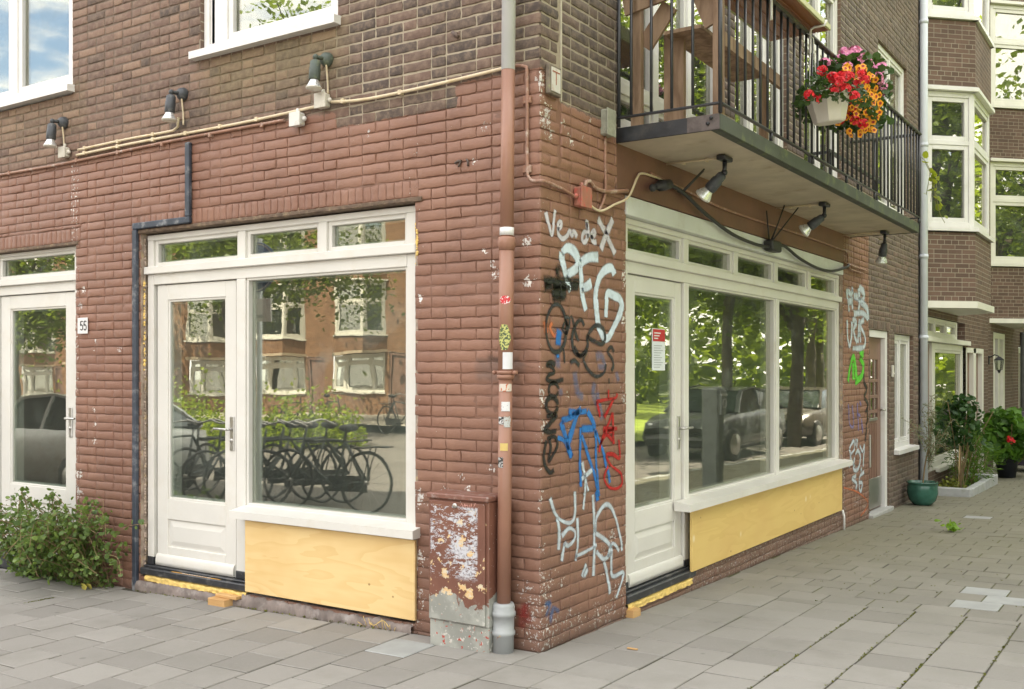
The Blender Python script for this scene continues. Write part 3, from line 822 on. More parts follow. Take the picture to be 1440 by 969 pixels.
m = MB(); tb(m, T, 1.0, 2.05, -.012, .13, .062, .112, .006); tb(m, T, 1.004, 2.046, .018, .13, .1125, .13, .004); tb(m, T, 1.962, 2.048, .036, .129, .1305, .18, .003); tb(m, T, 1.003, 1.103, .036, .129, .1305, .18, .003)
m.build('threshold', M_BLACK, SR)
m = MB(); rough_strip(m, T, 1.01, 2.0, -.008, .012, .066, .012, 33)
m.build('foam_strip', M_FOAM, SR)
m = MB(); tb(m, T, .985, 5.76, -.012, .10, 2.4565, 2.574, .004)
m.build('fascia_board', M_BOARD, SR)
# --- the other door, far left
m = MB(); T = TL; o = .05; D = .14
tb(m, T, 4.145, 4.225, o, D, -.06, 2.1845); tb(m, T, 4.145, 4.225, o, D, 2.2405, 2.4245); tb(m, T, 4.145, 6.2, o-.002, D, 2.425, 2.45)
tb(m, T, 4.142, 6.2, o-.028, D, 2.187, 2.24, .004); tb(m, T, 4.227, 6.2, o, D, 2.112, 2.1865); tb(m, T, 5.28, 5.36, o, D, 2.2405, 2.4245); tb(m, T, 5.28, 5.37, o+.001, D, -.06, 2.111)
tb(m, T, 6.12, 6.2, o+.001, D, -.06, 2.111); tb(m, T, 6.12, 6.2, o, D, 2.2405, 2.4245)
TG = [(4.225, 5.28), (5.36, 6.12)]
for a, b in TG: beads(m, T, a+.03, b-.03, 2.27, 2.402, o+.018, o+.05, .03)
S3 = m.build('shopfront', M_WHITE, B); S3['label'] = 'white door frame at the far left with a glazed door behind the bush'
for a, b in TG: pane(S3, T, a+.03, b-.03, 2.27, 2.402, o+.046); spacer(S3, T, a+.03, b-.03, 2.27, 2.402, o+.046)
door(S3, T, 4.24, 5.265, .03, 2.106, o+.018, (4.365, 5.135, .575, 2.0), (4.365, 5.135, .25, .45), (4.30, 1.13, -1))
m = MB(); tb(m, T, 5.38, 6.11, o+.03, o+.07, -.05, 2.1); m.build('side_panel', M_WHITE, S3)
m = MB(); tb(m, T, 4.14, 6.2, -.01, .14, -.10, .022, .006); m.build('threshold', M_BLACK, S3)

# --- upper windows
def window(parent, T, a0, a1, z0, z1, o, posts=(), rails=(), mat=None, sill=True, jw=.06, cas=.055, label=None, mode='window', depth=.09, sd=.06):
    """frame with casements; posts / rails divide it, returns the frame object"""
    mat = mat or M_UPWHITE; m = MB()
    tb(m, T, a0, a0+jw, o, o+depth, z0, z1); tb(m, T, a1-jw, a1, o, o+depth, z0, z1)
    tb(m, T, a0+jw, a1-jw, o, o+depth, z1-jw, z1); tb(m, T, a0+jw, a1-jw, o, o+depth, z0, z0+jw)
    xs = [a0+jw]; 
    for p_, w_ in posts:
        tb(m, T, p_-w_/2, p_+w_/2, o+.001, o+depth, z0+jw, z1-jw); xs += [p_-w_/2, p_+w_/2]
    xs.append(a1-jw); cells = []
    for i in range(0, len(xs), 2):
        zs = [z0+jw]
        for r_, w_ in rails:
            tb(m, T, xs[i], xs[i+1], o+.002, o+depth, r_-w_/2, r_+w_/2); zs += [r_-w_/2, r_+w_/2]
        zs.append(z1-jw)
        for j in range(0, len(zs), 2): cells.append((xs[i], xs[i+1], zs[j], zs[j+1]))
    for c in cells: beads(m, T, c[0]+cas, c[1]-cas, c[2]+cas, c[3]-cas, o+.014, o+.05, cas-.001)
    f = m.build(mode, mat, parent)
    if label: f['label'] = label
    for c in cells: pane(f, T, c[0]+cas, c[1]-cas, c[2]+cas, c[3]-cas, o+.044)
    if sill:
        s = MB(); s.hexa([T(a0-.03, -sd, z0-.055), T(a1+.05, -sd, z0-.055), T(a1+.05, o+.02, z0-.055), T(a0-.03, o+.02, z0-.055),
                          T(a0-.03, -sd, z0-.006), T(a1+.05, -sd, z0-.006), T(a1+.05, o+.02, z0+.004), T(a0-.03, o+.02, z0+.004)])
        s.build('sill', mat, f)
    return f
def void(parent, T, a0, a1, z0, z1, o0, o1, m=M_DARK):
    mb = MB(); c = [T(a, o, z) for o in (o0, o1) for (a, z) in ((a0, z0), (a1, z0), (a1, z1), (a0, z1))]
    mb.add(c, [(0, 1, 5, 4), (1, 2, 6, 5), (2, 3, 7, 6), (3, 0, 4, 7), (4, 5, 6, 7)])
    return mb.build('room', m, parent)
window(B, TL, 1.462, 2.718, 3.665, 5.25, .03, posts=[(2.55, .12)], jw=.05, cas=.045, label='upper window left of the downpipe reflecting a tree and sky')
window(B, TL, 4.182, 6.3, 3.665, 5.25, .03, posts=[(5.02, .09)], jw=.06, cas=.05, label='upper window at the far left reflecting a cloud')
void(B, TL, 1.46, 2.72, 3.6, 5.3, .25, 1.6); void(B, TL, 4.18, 6.4, 3.6, 5.3, .25, 1.6)
UW = [('glazed balcony door frame behind the wooden stand', .905, 2.615, 2.975, 5.25, [(1.50, .07), (2.05, .07)], [(3.25, .07)]),
      ('white balcony window with tall panes', 2.835, 4.055, 2.975, 5.25, [(3.28, .07), (3.66, .07)], [(3.12, .06)]),
      ('white window above the red flowers', 4.535, 5.715, 2.975, 5.25, [(5.1, .07)], [(3.12, .06), (4.55, .06)]),
      ('small white window beside the grey downpipe', 7.225, 8.635, 3.36, 5.235, [(7.9, .06)], [(4.6, .05)])]
for lb, a, b, z0, z1, ps, rl in UW:
    window(B, TR, a, b, z0, z1, .035, posts=ps, rails=rl, sill=(z0 > 3), label=lb, jw=.06, cas=.035)
    void(B, TR, a, b, z0, z1, .25, 1.6)
# ground-floor house door and narrow window beside the graffiti pier
window(B, TR, 8.005, 9.025, .55, 1.935, .05, posts=[(8.5, .06)], label='narrow white window left of the grey downpipe', jw=.07, cas=.04)
void(B, TR, 8.0, 9.03, .49, 1.94, .22, 1.2)
cu = MB(); tb(cu, TR, 8.02, 9.0, .19, .2, .5, 1.93, 0); cu.build('curtain', M_CURTAIN, B)
m = MB(); tb(m, TR, 6.832, 6.90, .02, .12, -.12, 1.95); tb(m, TR, 7.62, 7.718, .02, .12, -.12, 1.95); tb(m, TR, 6.90, 7.62, .02, .12, 1.87, 1.95)
HD = m.build('house_door', M_UPWHITE, B); HD['label'] = 'brown panelled house door in a white frame beside the graffiti pier'
m = MB(); a0, a1 = 6.902, 7.618
tb(m, TR, a0, a0+.13, .07, .11, -.08, 1.868); tb(m, TR, a1-.13, a1, .07, .11, -.08, 1.868); tb(m, TR, a0+.13, a1-.13, .07, .11, -.08, .95); tb(m, TR, a0+.13, a1-.13, .07, .11, 1.62, 1.868)
for z in (1.03, 1.2, 1.38): tb(m, TR, a0+.13, a1-.13, .072, .108, z-.018, z+.018)
for a in (7.17, 7.34): tb(m, TR, a-.012, a+.012, .074, .106, .95, 1.62)
for k in range(6): tb(m, TR, a0+.15+k*.07, a0+.165+k*.07, .064, .07, .2, .9, 0)
m.build('leaf', M_DOORBROWN, HD)
pane(HD, TR, a0+.13, a1-.13, .95, 1.62, .085)
m = MB(); tb(m, TR, a0+.01, a1-.01, .055, .068, -.06, .28, .002); m.build('kick_plate', M_STEEL, HD)
m = MB(); tb(m, TR, 6.99, 7.03, .03, .068, .42, .78, .004); m.tube([TR(7.58, .06, 1.04), TR(7.58, .01, 1.04), TR(7.46, .01, 1.04)], .012); tb(m, TR, 6.93, 7.4, .05, .069, .93, .96, .003)
m.build('handle', M_STEEL, HD)
m = MB(); tb(m, TR, 6.80, 7.75, -.05, .12, -.20, -.085, .006); m.build('doorstep', plain('grey_stone', (.36, .36, .35), .8, .1, 8, bump=.3), HD)
# --- interior: one bare corner room, split by a diagonal partition
m = MB()
m.add([(-6.6, .16, -.05), (-.16, .16, -.05), (-.16, 6.4, -.05), (-6.6, 6.4, -.05)], [(0, 1, 2, 3)]); m.build('room_floor', M_FLOOR, B)
m = MB(); m.add([(-6.6, .16, 2.75), (-.16, .16, 2.75), (-.16, 6.4, 2.75), (-6.6, 6.4, 2.75)], [(0, 1, 2, 3)])
m.add([(-.165, .165, -.05), (-6.6, 4.2, -.05), (-6.6, 4.2, 2.75), (-.165, .165, 2.75)], [(0, 1, 2, 3)])
m.add([(-.165, .165, -.05), (-2.6, 6.4, -.05), (-2.6, 6.4, 2.75), (-.165, .165, 2.75)], [(0, 1, 2, 3)])
m.add([(-6.6, .16, -.05), (-6.6, 4.2, -.05), (-6.6, 4.2, 2.75), (-6.6, .16, 2.75)], [(0, 1, 2, 3)]); m.add([(-2.6, 6.3, -.05), (-.16, 6.3, -.05), (-.16, 6.3, 2.75), (-2.6, 6.3, 2.75)], [(0, 1, 2, 3)])
m.build('room_wall', M_ROOM, B)
# --- graffiti sprayed on the brick relief
def graffiti(label, strokes, fn, T, wall, parent, col, order=0, soft=.25, k=1.0):
    V = []; F = []; E = []
    for st in strokes:
        w, pts = st[0], [fn(*p) for p in st[1]]
        q = spline(pts, .007) if len(pts) > 1 else pts
        q = [np.array(p) for p in q]; n = len(q); base = len(V); NC = 7; sd_ = (len(V)*.37) % 200
        for i, p in enumerate(q):
            d = q[min(i+1, n-1)]-q[max(i-1, 0)]; d = d/(np.linalg.norm(d)+1e-9); nn = np.array([-d[1], d[0]])
            endf = min(1, min(i, n-1-i)*.007/(w*.5)+.0)
            for c in range(NC):
                x = (c/(NC-1)-.5)*2
                u, z = p+nn*x*w*(.54+.42*float(gnoise(i*.045+sd_, sd_)))
                h = min(wall.height(u, z), wall.height(u+.005, z), wall.height(u-.005, z), wall.height(u, z+.0055), wall.height(u, z-.0055))
                V.append(T(u, h-.0024-.0005*order, z)); E.append(max(abs(x), 1-endf*.75 if n > 6 else abs(x)))
        for i in range(n-1):
            for c in range(NC-1):
                a = base+i*NC+c; F.append((a, a+1, a+NC+1, a+NC))
    mb = MB(); mb.v = V; mb.f = [list(f) for f in F]; mb.sm = [True]*len(F); mb.mi = [0]*len(F)
    ob = mb.build('graffiti', col, parent, {'edge': E}); ob['label'] = label
    return ob
def crop(x0, y0, s):
    return lambda L: [(x0+a/s, y0+b/s) for a, b in L]
A_ = crop(680, 280, 4.405); B_ = crop(680, 480, 4.405); C_ = crop(680, 690, 4.036); D_ = crop(1170, 380, 5.383); E_ = crop(1170, 560, 5.383)
def ell(cx, cy, rx, ry, a0=0, a1=2*PI, n=14): return [(cx+rx*math.cos(a0+(a1-a0)*i/n), cy+ry*math.sin(a0+(a1-a0)*i/n)) for i in range(n+1)]
S_LAV = mat_spray('lavender_spray', (.56, .54, .60)); S_PALE = mat_spray('pale_blue_spray', (.60, .70, .80), .25); S_BLK = mat_spray('black_spray', (.014, .014, .016), .45, .95)
S_NAVY = mat_spray('dark_spray', (.024, .027, .034), .45, .92); S_BLUE = mat_spray('blue_spray', (.018, .17, .50), .4, .93); S_FAINT = mat_spray('faint_blue_spray', (.10, .20, .42), .74, .42)
S_RED = mat_spray('red_spray', (.42, .012, .014), .35, .95); S_WHT = mat_spray('white_spray', (.60, .70, .78), .60, .86); S_GRN = mat_spray('green_spray', (.10, .52, .035), .3)
S_PUR = mat_spray('purple_spray', (.20, .17, .36), .5); S_ORG = mat_spray('orange_spray', (.58, .17, .07), .55, .85)
gr = lambda lb, st, col, o=0: graffiti(lb, st, on_right, TR, rw, WR, col, o)
gr('lavender word Vendex near the top of the corner', [(.030, A_(p)) for p in (
    [(384, 76), (398, 140), (420, 222), (434, 140), (442, 62)], [(452, 190), (478, 170), (480, 142), (462, 150), (460, 215), (488, 246), (516, 226), (530, 200), (545, 225), (550, 205), (562, 212), (576, 240)],
    [(640, 205), (622, 205), (610, 235), (616, 266), (634, 258), (642, 220), (638, 140), (646, 200), (652, 244)], [(660, 236), (688, 220), (682, 196), (668, 214), (672, 252), (686, 268), (702, 262)])]
   + [(.046, A_(p)) for p in ([(705, 115), (745, 195), (780, 265), (815, 345)], [(802, 122), (765, 200), (724, 318)])], S_LAV)
gr('large pale blue letters PFG', [(.048, A_(p)) for p in (
    [(486, 325), (484, 370), (500, 440), (520, 520), (540, 575)], [(480, 335), (515, 303), (556, 325), (585, 385), (570, 430), (510, 470)],
    [(712, 360), (650, 362), (602, 400), (602, 480), (612, 600), (636, 695)], [(604, 548), (630, 545), (668, 518)],
    [(808, 476), (790, 428), (750, 440), (715, 490), (694, 580), (700, 720), (728, 835), (765, 862), (808, 790), (850, 680), (842, 622), (805, 598), (768, 585), (758, 640), (754, 738)])], S_PALE, 1)
gr('black cross shaped paint blot', [(.055, A_([(366, 512), (470, 505), (592, 520)])), (.055, A_([(372, 530), (470, 535), (590, 545)])), (.075, A_([(440, 430), (462, 445), (470, 466)])), (.06, A_([(440, 460), (450, 470), (468, 440)])), (.06, A_([(412, 575), (460, 572), (516, 572)])), (.055, A_([(418, 598), (460, 604), (505, 598)])), (.06, A_([(420, 545), (500, 550)])), (.008, A_([(380, 535), (378, 585)])), (.008, A_([(438, 610), (436, 645)])), (.008, A_([(470, 610), (472, 650)]))], S_BLK, 2)
gr('dark looping tag below the black blot', [(.026, A_(ell(448, 800, 64, 148, 1.2, 7.6, 22))), (.020, A_([(500, 760), (488, 800), (516, 830), (528, 740), (500, 740), (520, 800)])), (.024, A_([(540, 715), (560, 800), (586, 884)])),
    (.026, A_([(624, 790), (605, 750), (570, 770), (548, 850), (548, 915), (575, 960), (612, 962), (640, 905), (640, 850), (690, 785), (735, 800), (748, 865), (728, 898), (680, 880), (636, 850)])),
    (.024, B_([(555, 30), (595, 92), (636, 60), (618, 110), (640, 172), (690, 216), (740, 198), (756, 140)])), (.024, B_([(808, 70), (790, 36), (768, 66), (796, 112), (800, 152), (786, 186)])), (.018, B_([(775, 225), (778, 265)])), (.026, B_([(533, 132), (562, 120), (590, 156)])), (.015, A_([(492, 920), (500, 1020)]))], S_NAVY, 3)
gr('orange and blue patch inside the dark loop', [(.04, A_([(378, 745), (384, 800), (392, 845)])), (.03, A_([(425, 760), (410, 800), (440, 850), (452, 810)]))], S_ORG, 1)
gr('small blue patch inside the dark loop', [(.055, A_([(470, 800), (462, 860), (458, 915)])), (.03, A_([(455, 940), (460, 990)]))], S_BLUE, 2)
gr('black vertical word Moone', [(.027, B_(p)) for p in ([(444, 150), (415, 130), (390, 148), (418, 158), (436, 192), (404, 208), (388, 236), (430, 250), (494, 236)], ell(430, 300, 30, 42, 0, 6.4, 12), ell(420, 396, 36, 52, 0, 6.4, 12),
    [(384, 466), (446, 456), (410, 505), (376, 550), (410, 562), (452, 555)], [(386, 604), (440, 592), (452, 650), (404, 742), (412, 650), (400, 602)], [(386, 610), (372, 690), (382, 775), (410, 812), (436, 794)])], S_BLK, 2)
gr('bright blue angular letters', [(.041, B_(p)) for p in ([(520, 442), (575, 440), (640, 432)], [(585, 430), (545, 560), (522, 640), (545, 722)], [(476, 492), (500, 570), (522, 636)], [(478, 490), (540, 470), (605, 415)], [(600, 542), (690, 540)], [(640, 430), (672, 490), (690, 550)])]
   + [(.026, B_(p)) for p in ([(600, 530), (595, 690), (600, 905)], [(604, 580), (660, 745), (690, 860), (706, 965)], [(692, 550), (740, 690), (782, 880)], [(455, 596), (500, 620), (545, 720)], [(690, 540), (700, 800), (712, 965)])]
   + [(.03, C_([(638, 0), (648, 64)]))], S_BLUE, 1)
gr('faint blue haze of spray', [(.05, B_(p)) for p in ([(690, 100), (730, 90), (745, 150), (700, 160)], [(690, 250), (680, 330), (720, 420)], [(470, 280), (480, 350)], [(560, 180), (580, 310), (620, 350)], [(820, 180), (840, 260)], [(700, 300), (735, 500)], [(455, 50), (460, 180)])], S_FAINT, 0)
gr('red letters TAS', [(.022, B_(p)) for p in ([(692, 376), (750, 362), (812, 350), (824, 318)], [(774, 296), (770, 362)], [(698, 368), (720, 474)], [(804, 356), (770, 420), (744, 474)], [(796, 440), (770, 510), (735, 600), (710, 690)], [(796, 440), (798, 530), (804, 640)], [(742, 560), (800, 556)],
    [(832, 606), (842, 720), (800, 700), (760, 705), (790, 770), (846, 820), (856, 880), (820, 912), (772, 900), (744, 840), (770, 770)], [(720, 640), (760, 580), (800, 620)])] + [(.030, B_([(736, 545), (830, 540)]))], S_RED, 3)
gr('small white cross over the blue letters', [(.028, B_(p)) for p in ([(608, 742), (625, 850), (645, 932)], [(598, 856), (672, 792)], [(628, 840), (622, 965)])], S_WHT, 4)
gr('pale blue scrawl low on the corner', [(.029, C_(p)) for p in ([(374, 38), (398, 115), (440, 170), (492, 180), (516, 130), (518, 0)], [(414, 150), (428, 250), (424, 342)], [(438, 262), (480, 214), (514, 232), (512, 275), (480, 312), (454, 292)], [(460, 290), (440, 408)], [(528, 150), (532, 300), (520, 404)], [(518, 374), (580, 345), (640, 306)],
    [(620, 18), (626, 150), (626, 300), (618, 488)], [(632, 240), (640, 150), (688, 80), (730, 110), (768, 240), (786, 345)], [(632, 240), (700, 290), (722, 340), (680, 388), (634, 342)], [(580, 408), (556, 496)], [(592, 438), (566, 492)], [(722, 320), (728, 480), (792, 468), (748, 610)], [(678, 400), (704, 500), (716, 590)], [(700, 380), (730, 300), (770, 345)], [(578, 0), (562, 116)])], S_WHT, 2)
gr('blue smear at the foot of the corner', [(.03, C_([(345, 650), (375, 640), (352, 720)])), (.035, C_([(400, 650), (380, 720), (392, 735)])), (.03, C_([(395, 660), (432, 690)]))], mat_spray('worn_blue_spray', (.05, .17, .40), .7, .55), 1)
gr('white block letters PER beside the brown door', [(.078, D_(p)) for p in ([(112, 128), (116, 200), (130, 322)], [(152, 122), (150, 220), (156, 308)], [(120, 240), (162, 226)], [(116, 150), (140, 180), (158, 140)], [(196, 128), (206, 220), (198, 328)], [(200, 132), (238, 170), (236, 225), (206, 232), (262, 290), (274, 385)], [(160, 332), (230, 325), (274, 372)], [(160, 196), (190, 205), (186, 240)])], S_WHT, 1)
gr('white letters URAS beside the brown door', [(.060, D_(p)) for p in ([(112, 370), (114, 480), (128, 572), (144, 500), (148, 380)], [(150, 376), (180, 396), (160, 460), (190, 556)], [(194, 560), (204, 386), (216, 556)], [(244, 374), (212, 410), (246, 500), (238, 580), (152, 592)], [(190, 490), (220, 486)])], S_WHT, 2)
gr('green letters beside the brown door', [(.07, D_(p)) for p in ([(120, 852), (134, 740), (164, 660), (186, 836)], [(160, 690), (162, 840)], [(206, 642), (240, 632)], [(206, 660), (236, 720), (222, 800), (172, 846)])], S_GRN, 1)
gr('black blots and drawn chain beside the brown door', [(.11, D_([(132, 655), (136, 690)])), (.11, D_([(134, 760), (142, 790)]))] + [(.045, D_([(236, 782), (242, 850), (262, 900), (240, 960)]))] + [(.045, E_(p)) for p in ([(244, 0), (270, 50), (250, 110)], [(262, 60), (268, 140), (256, 210)], [(268, 140), (262, 200)], [(262, 210), (250, 336)])], S_BLK, 2)
gr('purple letters beside the brown door', [(.035, E_(p)) for p in ([(122, 40), (132, 190), (160, 214), (158, 120), (150, 50)], [(190, 30), (200, 250)], [(186, 120), (216, 132)], [(220, 60), (206, 20)], [(220, 150), (232, 270)])], S_PUR, 1)
gr('white tag of tall letters beside the brown door', [(.042, E_(p)) for p in ([(128, 384), (136, 440), (126, 534)], [(128, 386), (160, 322), (166, 384), (138, 436), (172, 524)], [(180, 296), (176, 370)], [(190, 300), (186, 384)], [(172, 430), (192, 398), (212, 444), (196, 534), (160, 534), (170, 440)], [(206, 354), (226, 404), (242, 360), (232, 524)])], S_WHT, 2)
gr('white letters SG beside the brown door', [(.048, E_(p)) for p in ([(182, 588), (150, 608), (184, 648), (176, 694)], [(242, 556), (208, 596), (204, 680), (216, 704), (226, 644), (204, 640)], [(214, 520), (222, 560)])], S_WHT, 1)
gr('orange curved line near the brown door', [(.022, E_([(88, 676), (180, 706), (240, 748), (270, 792), (258, 834), (214, 892)]))], S_ORG, 1)
gL = lambda lb, st, col, o=0: graffiti(lb, st, on_left, TL, lw, WL, col, o)
gL('black overspray behind the downpipe', [(.12, [(703, 498), (700, 515)]), (.12, [(736, 508), (734, 518)])], mat_spray('black_mist', (.02, .02, .02), .7), 1)
gL('red smear behind the pipe foot', [(.06, [(731, 850), (735, 870), (732, 885)]), (.05, [(738, 845), (742, 880)])], mat_spray('dull_red_spray', (.30, .035, .03), .7, .6), 1)
# ------------------------------------------------------------------ boards, pipes, cabinet and small things on the corner
m = MB(); tb(m, TL, .838, 2.256, -.022, -.004, .058, .522, .0015)
o_ = m.build('plywood_board', M_PLY); tag(o_, 'knotty yellow plywood board under the left shop window', 'board')
mm = MB()
m = MB(); tb(m, TR, 1.957, 5.68, -.022, -.004, .104, .53, .0015)
tag(m.build('plywood_board', M_PLY2), 'long pale plywood board under the two right shop windows', 'board')
m = MB(); m.box(-2.52, -2.36, -.105, .0, -.05, .0, .003); m.box(-2.50, -2.30, -.06, .02, .0005, .022, .003)
tag(m.build('timber_block', M_TIMBER), 'sawn timber offcuts wedged under the left door sill', 'wood block')
m = MB(); m.box(-.03, .05, 1.0, 1.10, -.02, .028, .003)
tag(m.build('timber_block', M_TIMBER), 'small timber offcut under the right door sill', 'wood block')
m = MB(); m.tube(spline([TL(1.02, -.036, .0), TL(1.06, -.045, .035), TL(1.12, -.05, .0), TL(1.16, -.05, .01)], .01), .0022, 5)
for k in range(9): m.tube([TL(.98+.03*k, -.035, -.02), TL(.96+.034*k, -.05-.01*(k % 3), .01+.012*(k % 4))], .0016, 4)
tag(m.build('dry_straw', M_FOAM), 'few dry straws below the right end of the left plywood', 'straw')
# sticker strip on threshold
m = MB(); tb(m, TL, 2.52, 3.02, -.0025, .006, .0985, .1005, 0); st = m.build('sill_sticker', plain('orange_print', (.66, .34, .06), .5, .05)); tag(st, 'orange and white sticker lying on the black left door sill', 'sticker')
m = MB(); tb(m, TL, 2.62, 2.91, -.0015, .005, .1007, .1015, 0)
wst = m.build('print', plain('white_print', (.72, .72, .72), .5, .05), st)
m = MB()
for k in range(9): tb(m, TL, 2.65+k*.027, 2.665+k*.027, .0, .0035, .1017, .102, 0)
m.build('lettering', M_BLACK, st)
# downpipe at the corner
M_PIPE = mat_peel('painted_downpipe', (.315, .160, .110), (.60, .60, .60), (.62, .50, .34), .735, None, .42)
M_ZINC = mat_peel('zinc_pipe', (.38, .40, .41), (.34, .16, .10), (.55, .42, .22), .66, None, .5, 9)
M_GALV = plain('pale_zinc', (.56, .60, .65), .45, .05, 4, bump=.08)
dp = thing('downpipe', 'red-brown downpipe with stickers running down beside the corner, zinc foot and pale top', 'drainpipe', (-.16, -.10, 0))
px = lambda z: (-.176+.010*z, -.092+.0*z)
def pp(z): return (px(z)[0], px(z)[1], z)
m = MB(); m.tube([pp(.24), pp(1.46)], .037, 20); m.tube([pp(1.46), pp(2.21)], .040, 20); m.tube([pp(2.21), pp(3.10)], .0365, 20)
m.build('pipe', M_PIPE, dp)
m = MB(); m.tube([pp(3.1005), pp(9.4)], .037, 20); m.build('upper_pipe', plain('white_grey_pipe', (.66, .67, .69), .4, .04, 4), dp)
m = MB(); m.tube([pp(2.14), pp(2.16), pp(2.165), pp(2.205), pp(2.212)], [.041, .044, .0475, .0475, .042], 20); m.tube([pp(1.455), pp(1.46), pp(1.475), pp(1.48)], [.04, .047, .047, .04], 20)
m.build('socket', M_PIPE, dp)
m = MB(); m.tube([pp(2.22), pp(2.262)], .0385, 20); m.build('band', plain('silver_band', (.66, .66, .66), .4, .08), dp)
m = MB(); m.tube([pp(1.482), pp(1.50)], .046, 20); c = pp(1.49); m.box(c[0]-.075, c[0]+.075, c[1]-.006, c[1]+.006, 1.48, 1.50, .002); m.ball((c[0]-.066, c[1]-.012, 1.49), .012); m.ball((c[0]+.066, c[1]-.012, 1.49), .012); m.box(c[0]-.01, c[0]+.01, c[1]+.03, .02, 1.48, 1.50, .002)
m.build('bracket', M_PIPE, dp)
m = MB(); m.tube([pp(-.06), pp(.09), pp(.094), pp(.112), pp(.116), pp(.19), pp(.194), pp(.215), pp(.219), pp(.245), pp(.262)], [.056, .056, .063, .063, .057, .057, .064, .064, .058, .060, .052], 24)
m.build('foot', M_ZINC, dp)
# stickers wrapped on the pipe
def wrap(z0, z1, a0, a1, r, n=7, shape=None):
    mb = MB(); vs = []; fs = []
    for i in range(n+1):
        a = a0+(a1-a0)*i/n; t = i/n
        lo, hi = (shape(t) if shape else (0, 1))
        for q in (lo, hi):
            z = z0+(z1-z0)*q; c = pp(z); vs.append((c[0]+math.cos(a)*r, c[1]+math.sin(a)*r, z))
    fs = [(2*i, 2*i+2, 2*i+3, 2*i+1) for i in range(n)]
    return mb.add(vs, fs, True)
def print_mat(name, bg, ink, sc=40, thr=.5):
    t = NT(name); p = t.obj(); n = t.noise(p, sc, 3, .5, .6)
    return t.done(t.bsdf(t.mix(t.step(n, thr-.02, thr+.02), bg, ink), .45))
A0 = math.radians(-100); 
def stick(lb, z0, z1, da0, da1, mt, shape=None, r=.0385):
    o = wrap(z0, z1, math.radians(-60+da0), math.radians(-60+da1), r, 7, shape).build('sticker', mt); tag(o, lb, 'sticker', 'stickers on the downpipe'); return o
oval = lambda t: (.5-.5*math.sqrt(max(0, 1-(2*t-1)**2))*.98-.01, .5+.5*math.sqrt(max(0, 1-(2*t-1)**2))*.98+.01)
diam = lambda t: (.5-min(t*2.2, (1-t)*1.6+.05, .5), .5+min(t*2.4, (1-t)*1.6+.02, .5))
stick('red oval sticker with white lettering, topmost on the downpipe', 1.853, 1.898, -52, 40, print_mat('red_sticker', (.55, .03, .04), (.75, .7, .7), 70, .56), oval, .0412)
stick('yellow-green diamond sticker with scribbled print on the downpipe', 1.61, 1.745, -62, 44, print_mat('green_sticker', (.50, .50, .16), (.06, .09, .04), 90, .5), diam, .0412)
stick('blank white rectangular sticker above the pipe bracket', 1.508, 1.598, -20, 66, plain('white_sticker', (.66, .66, .70), .4, .03), None, .0412)
stick('torn orange and white sticker just below the pipe bracket', 1.39, 1.43, -56, 60, print_mat('torn_sticker', (.62, .55, .48), (.50, .13, .05), 35, .52))
stick('small white square sticker with faint print on the downpipe', 1.285, 1.335, -30, 42, print_mat('white_note', (.68, .68, .70), (.4, .4, .42), 90, .6))
stick('black and white sticker beside a worn grey one', 1.215, 1.255, -62, -10, print_mat('bw_sticker', (.62, .62, .62), (.02, .02, .02), 75, .5))
stick('worn grey sticker remnant on the downpipe', 1.20, 1.258, -8, 50, print_mat('grey_scrap', (.46, .48, .48), (.30, .20, .16), 60, .55))
stick('yellow paper scrap on the downpipe', 1.075, 1.115, -40, 26, plain('yellow_scrap', (.62, .46, .16), .6, .1))
stick('grey photo sticker at the left edge of the downpipe', .985, 1.04, -66, -12, print_mat('photo_sticker', (.40, .40, .40), (.03, .03, .03), 60, .5))
# utility cabinet
def mat_cabinet():
    t = NT('cabinet_paint'); p = t.pos(); z = t.sep(p)[2]; x = t.sep(p)[0]
    c = t.mix(t.step(t.noise(p, 4, 4), .35, .7), (.155, .066, .046), (.20, .088, .06))
    # bare grey below, its torn upper edge
    e = t.noise(p, 9, 5, .6, .4)
    bare = t.step(t.math('SUBTRACT', t.math('MULTIPLY_ADD', t.math('SUBTRACT', e, .5), .36, .27), z), -.004, .004)
    g = t.mix(t.step(t.noise(p, 7, 5), .4, .65), (.27, .275, .25), (.38, .385, .35))
    c = t.mix(bare, c, g)
    # torn poster: white and cream scraps between z .36 and .77 on the front
    s1 = t.noise(t.vmul(p, (1, 1, 2.2)), 30, 5, .7, .6); s2 = t.noise(p, 15, 4, .6)
    band = t.math('MULTIPLY', t.step(z, .36, .40), t.step(z, .772, .762))
    band = t.math('MULTIPLY', band, t.math('MULTIPLY', t.step(x, -.604, -.590), t.step(x, -.275, -.29)))
    reg = t.noise(p, 5, 3, .5)
    w = t.math('MULTIPLY', band, t.step(t.math('MULTIPLY_ADD', t.math('SUBTRACT', reg, .5), .60, s1), .515, .53))
    c = t.mix(w, c, t.mix(t.step(t.noise(p, 80, 3), .5, .6), (.55, .55, .59), (.30, .29, .32)))
    b2 = t.math('MULTIPLY', t.math('MULTIPLY', t.step(z, .20, .26), t.step(z, .772, .762)), t.math('MULTIPLY', t.step(x, -.604, -.590), t.step(x, -.225, -.24)))
    y = t.math('MULTIPLY', b2, t.step(s2, .575, .585))
    c = t.mix(y, c, t.mix(t.step(s1, .4, .6), (.66, .44, .20), (.64, .56, .42)))
    ed = t.noise(p, 40, 4); n2 = t.math('MULTIPLY', t.step(z, .30, .05), t.step(ed, .60, .62))
    c = t.mix(n2, c, t.mix(t.step(s2, .5, .52), (.56, .54, .50), (.42, .05, .03)))
    sp = t.step(t.noise(p, 60, 3), .69, .70); c = t.mix(sp, c, (.6, .58, .56))
    return t.done(t.bsdf(c, .45, 0, t.bump(t.noise(p, 60, 3), .15, .003), .5))
M_CAB = mat_cabinet()
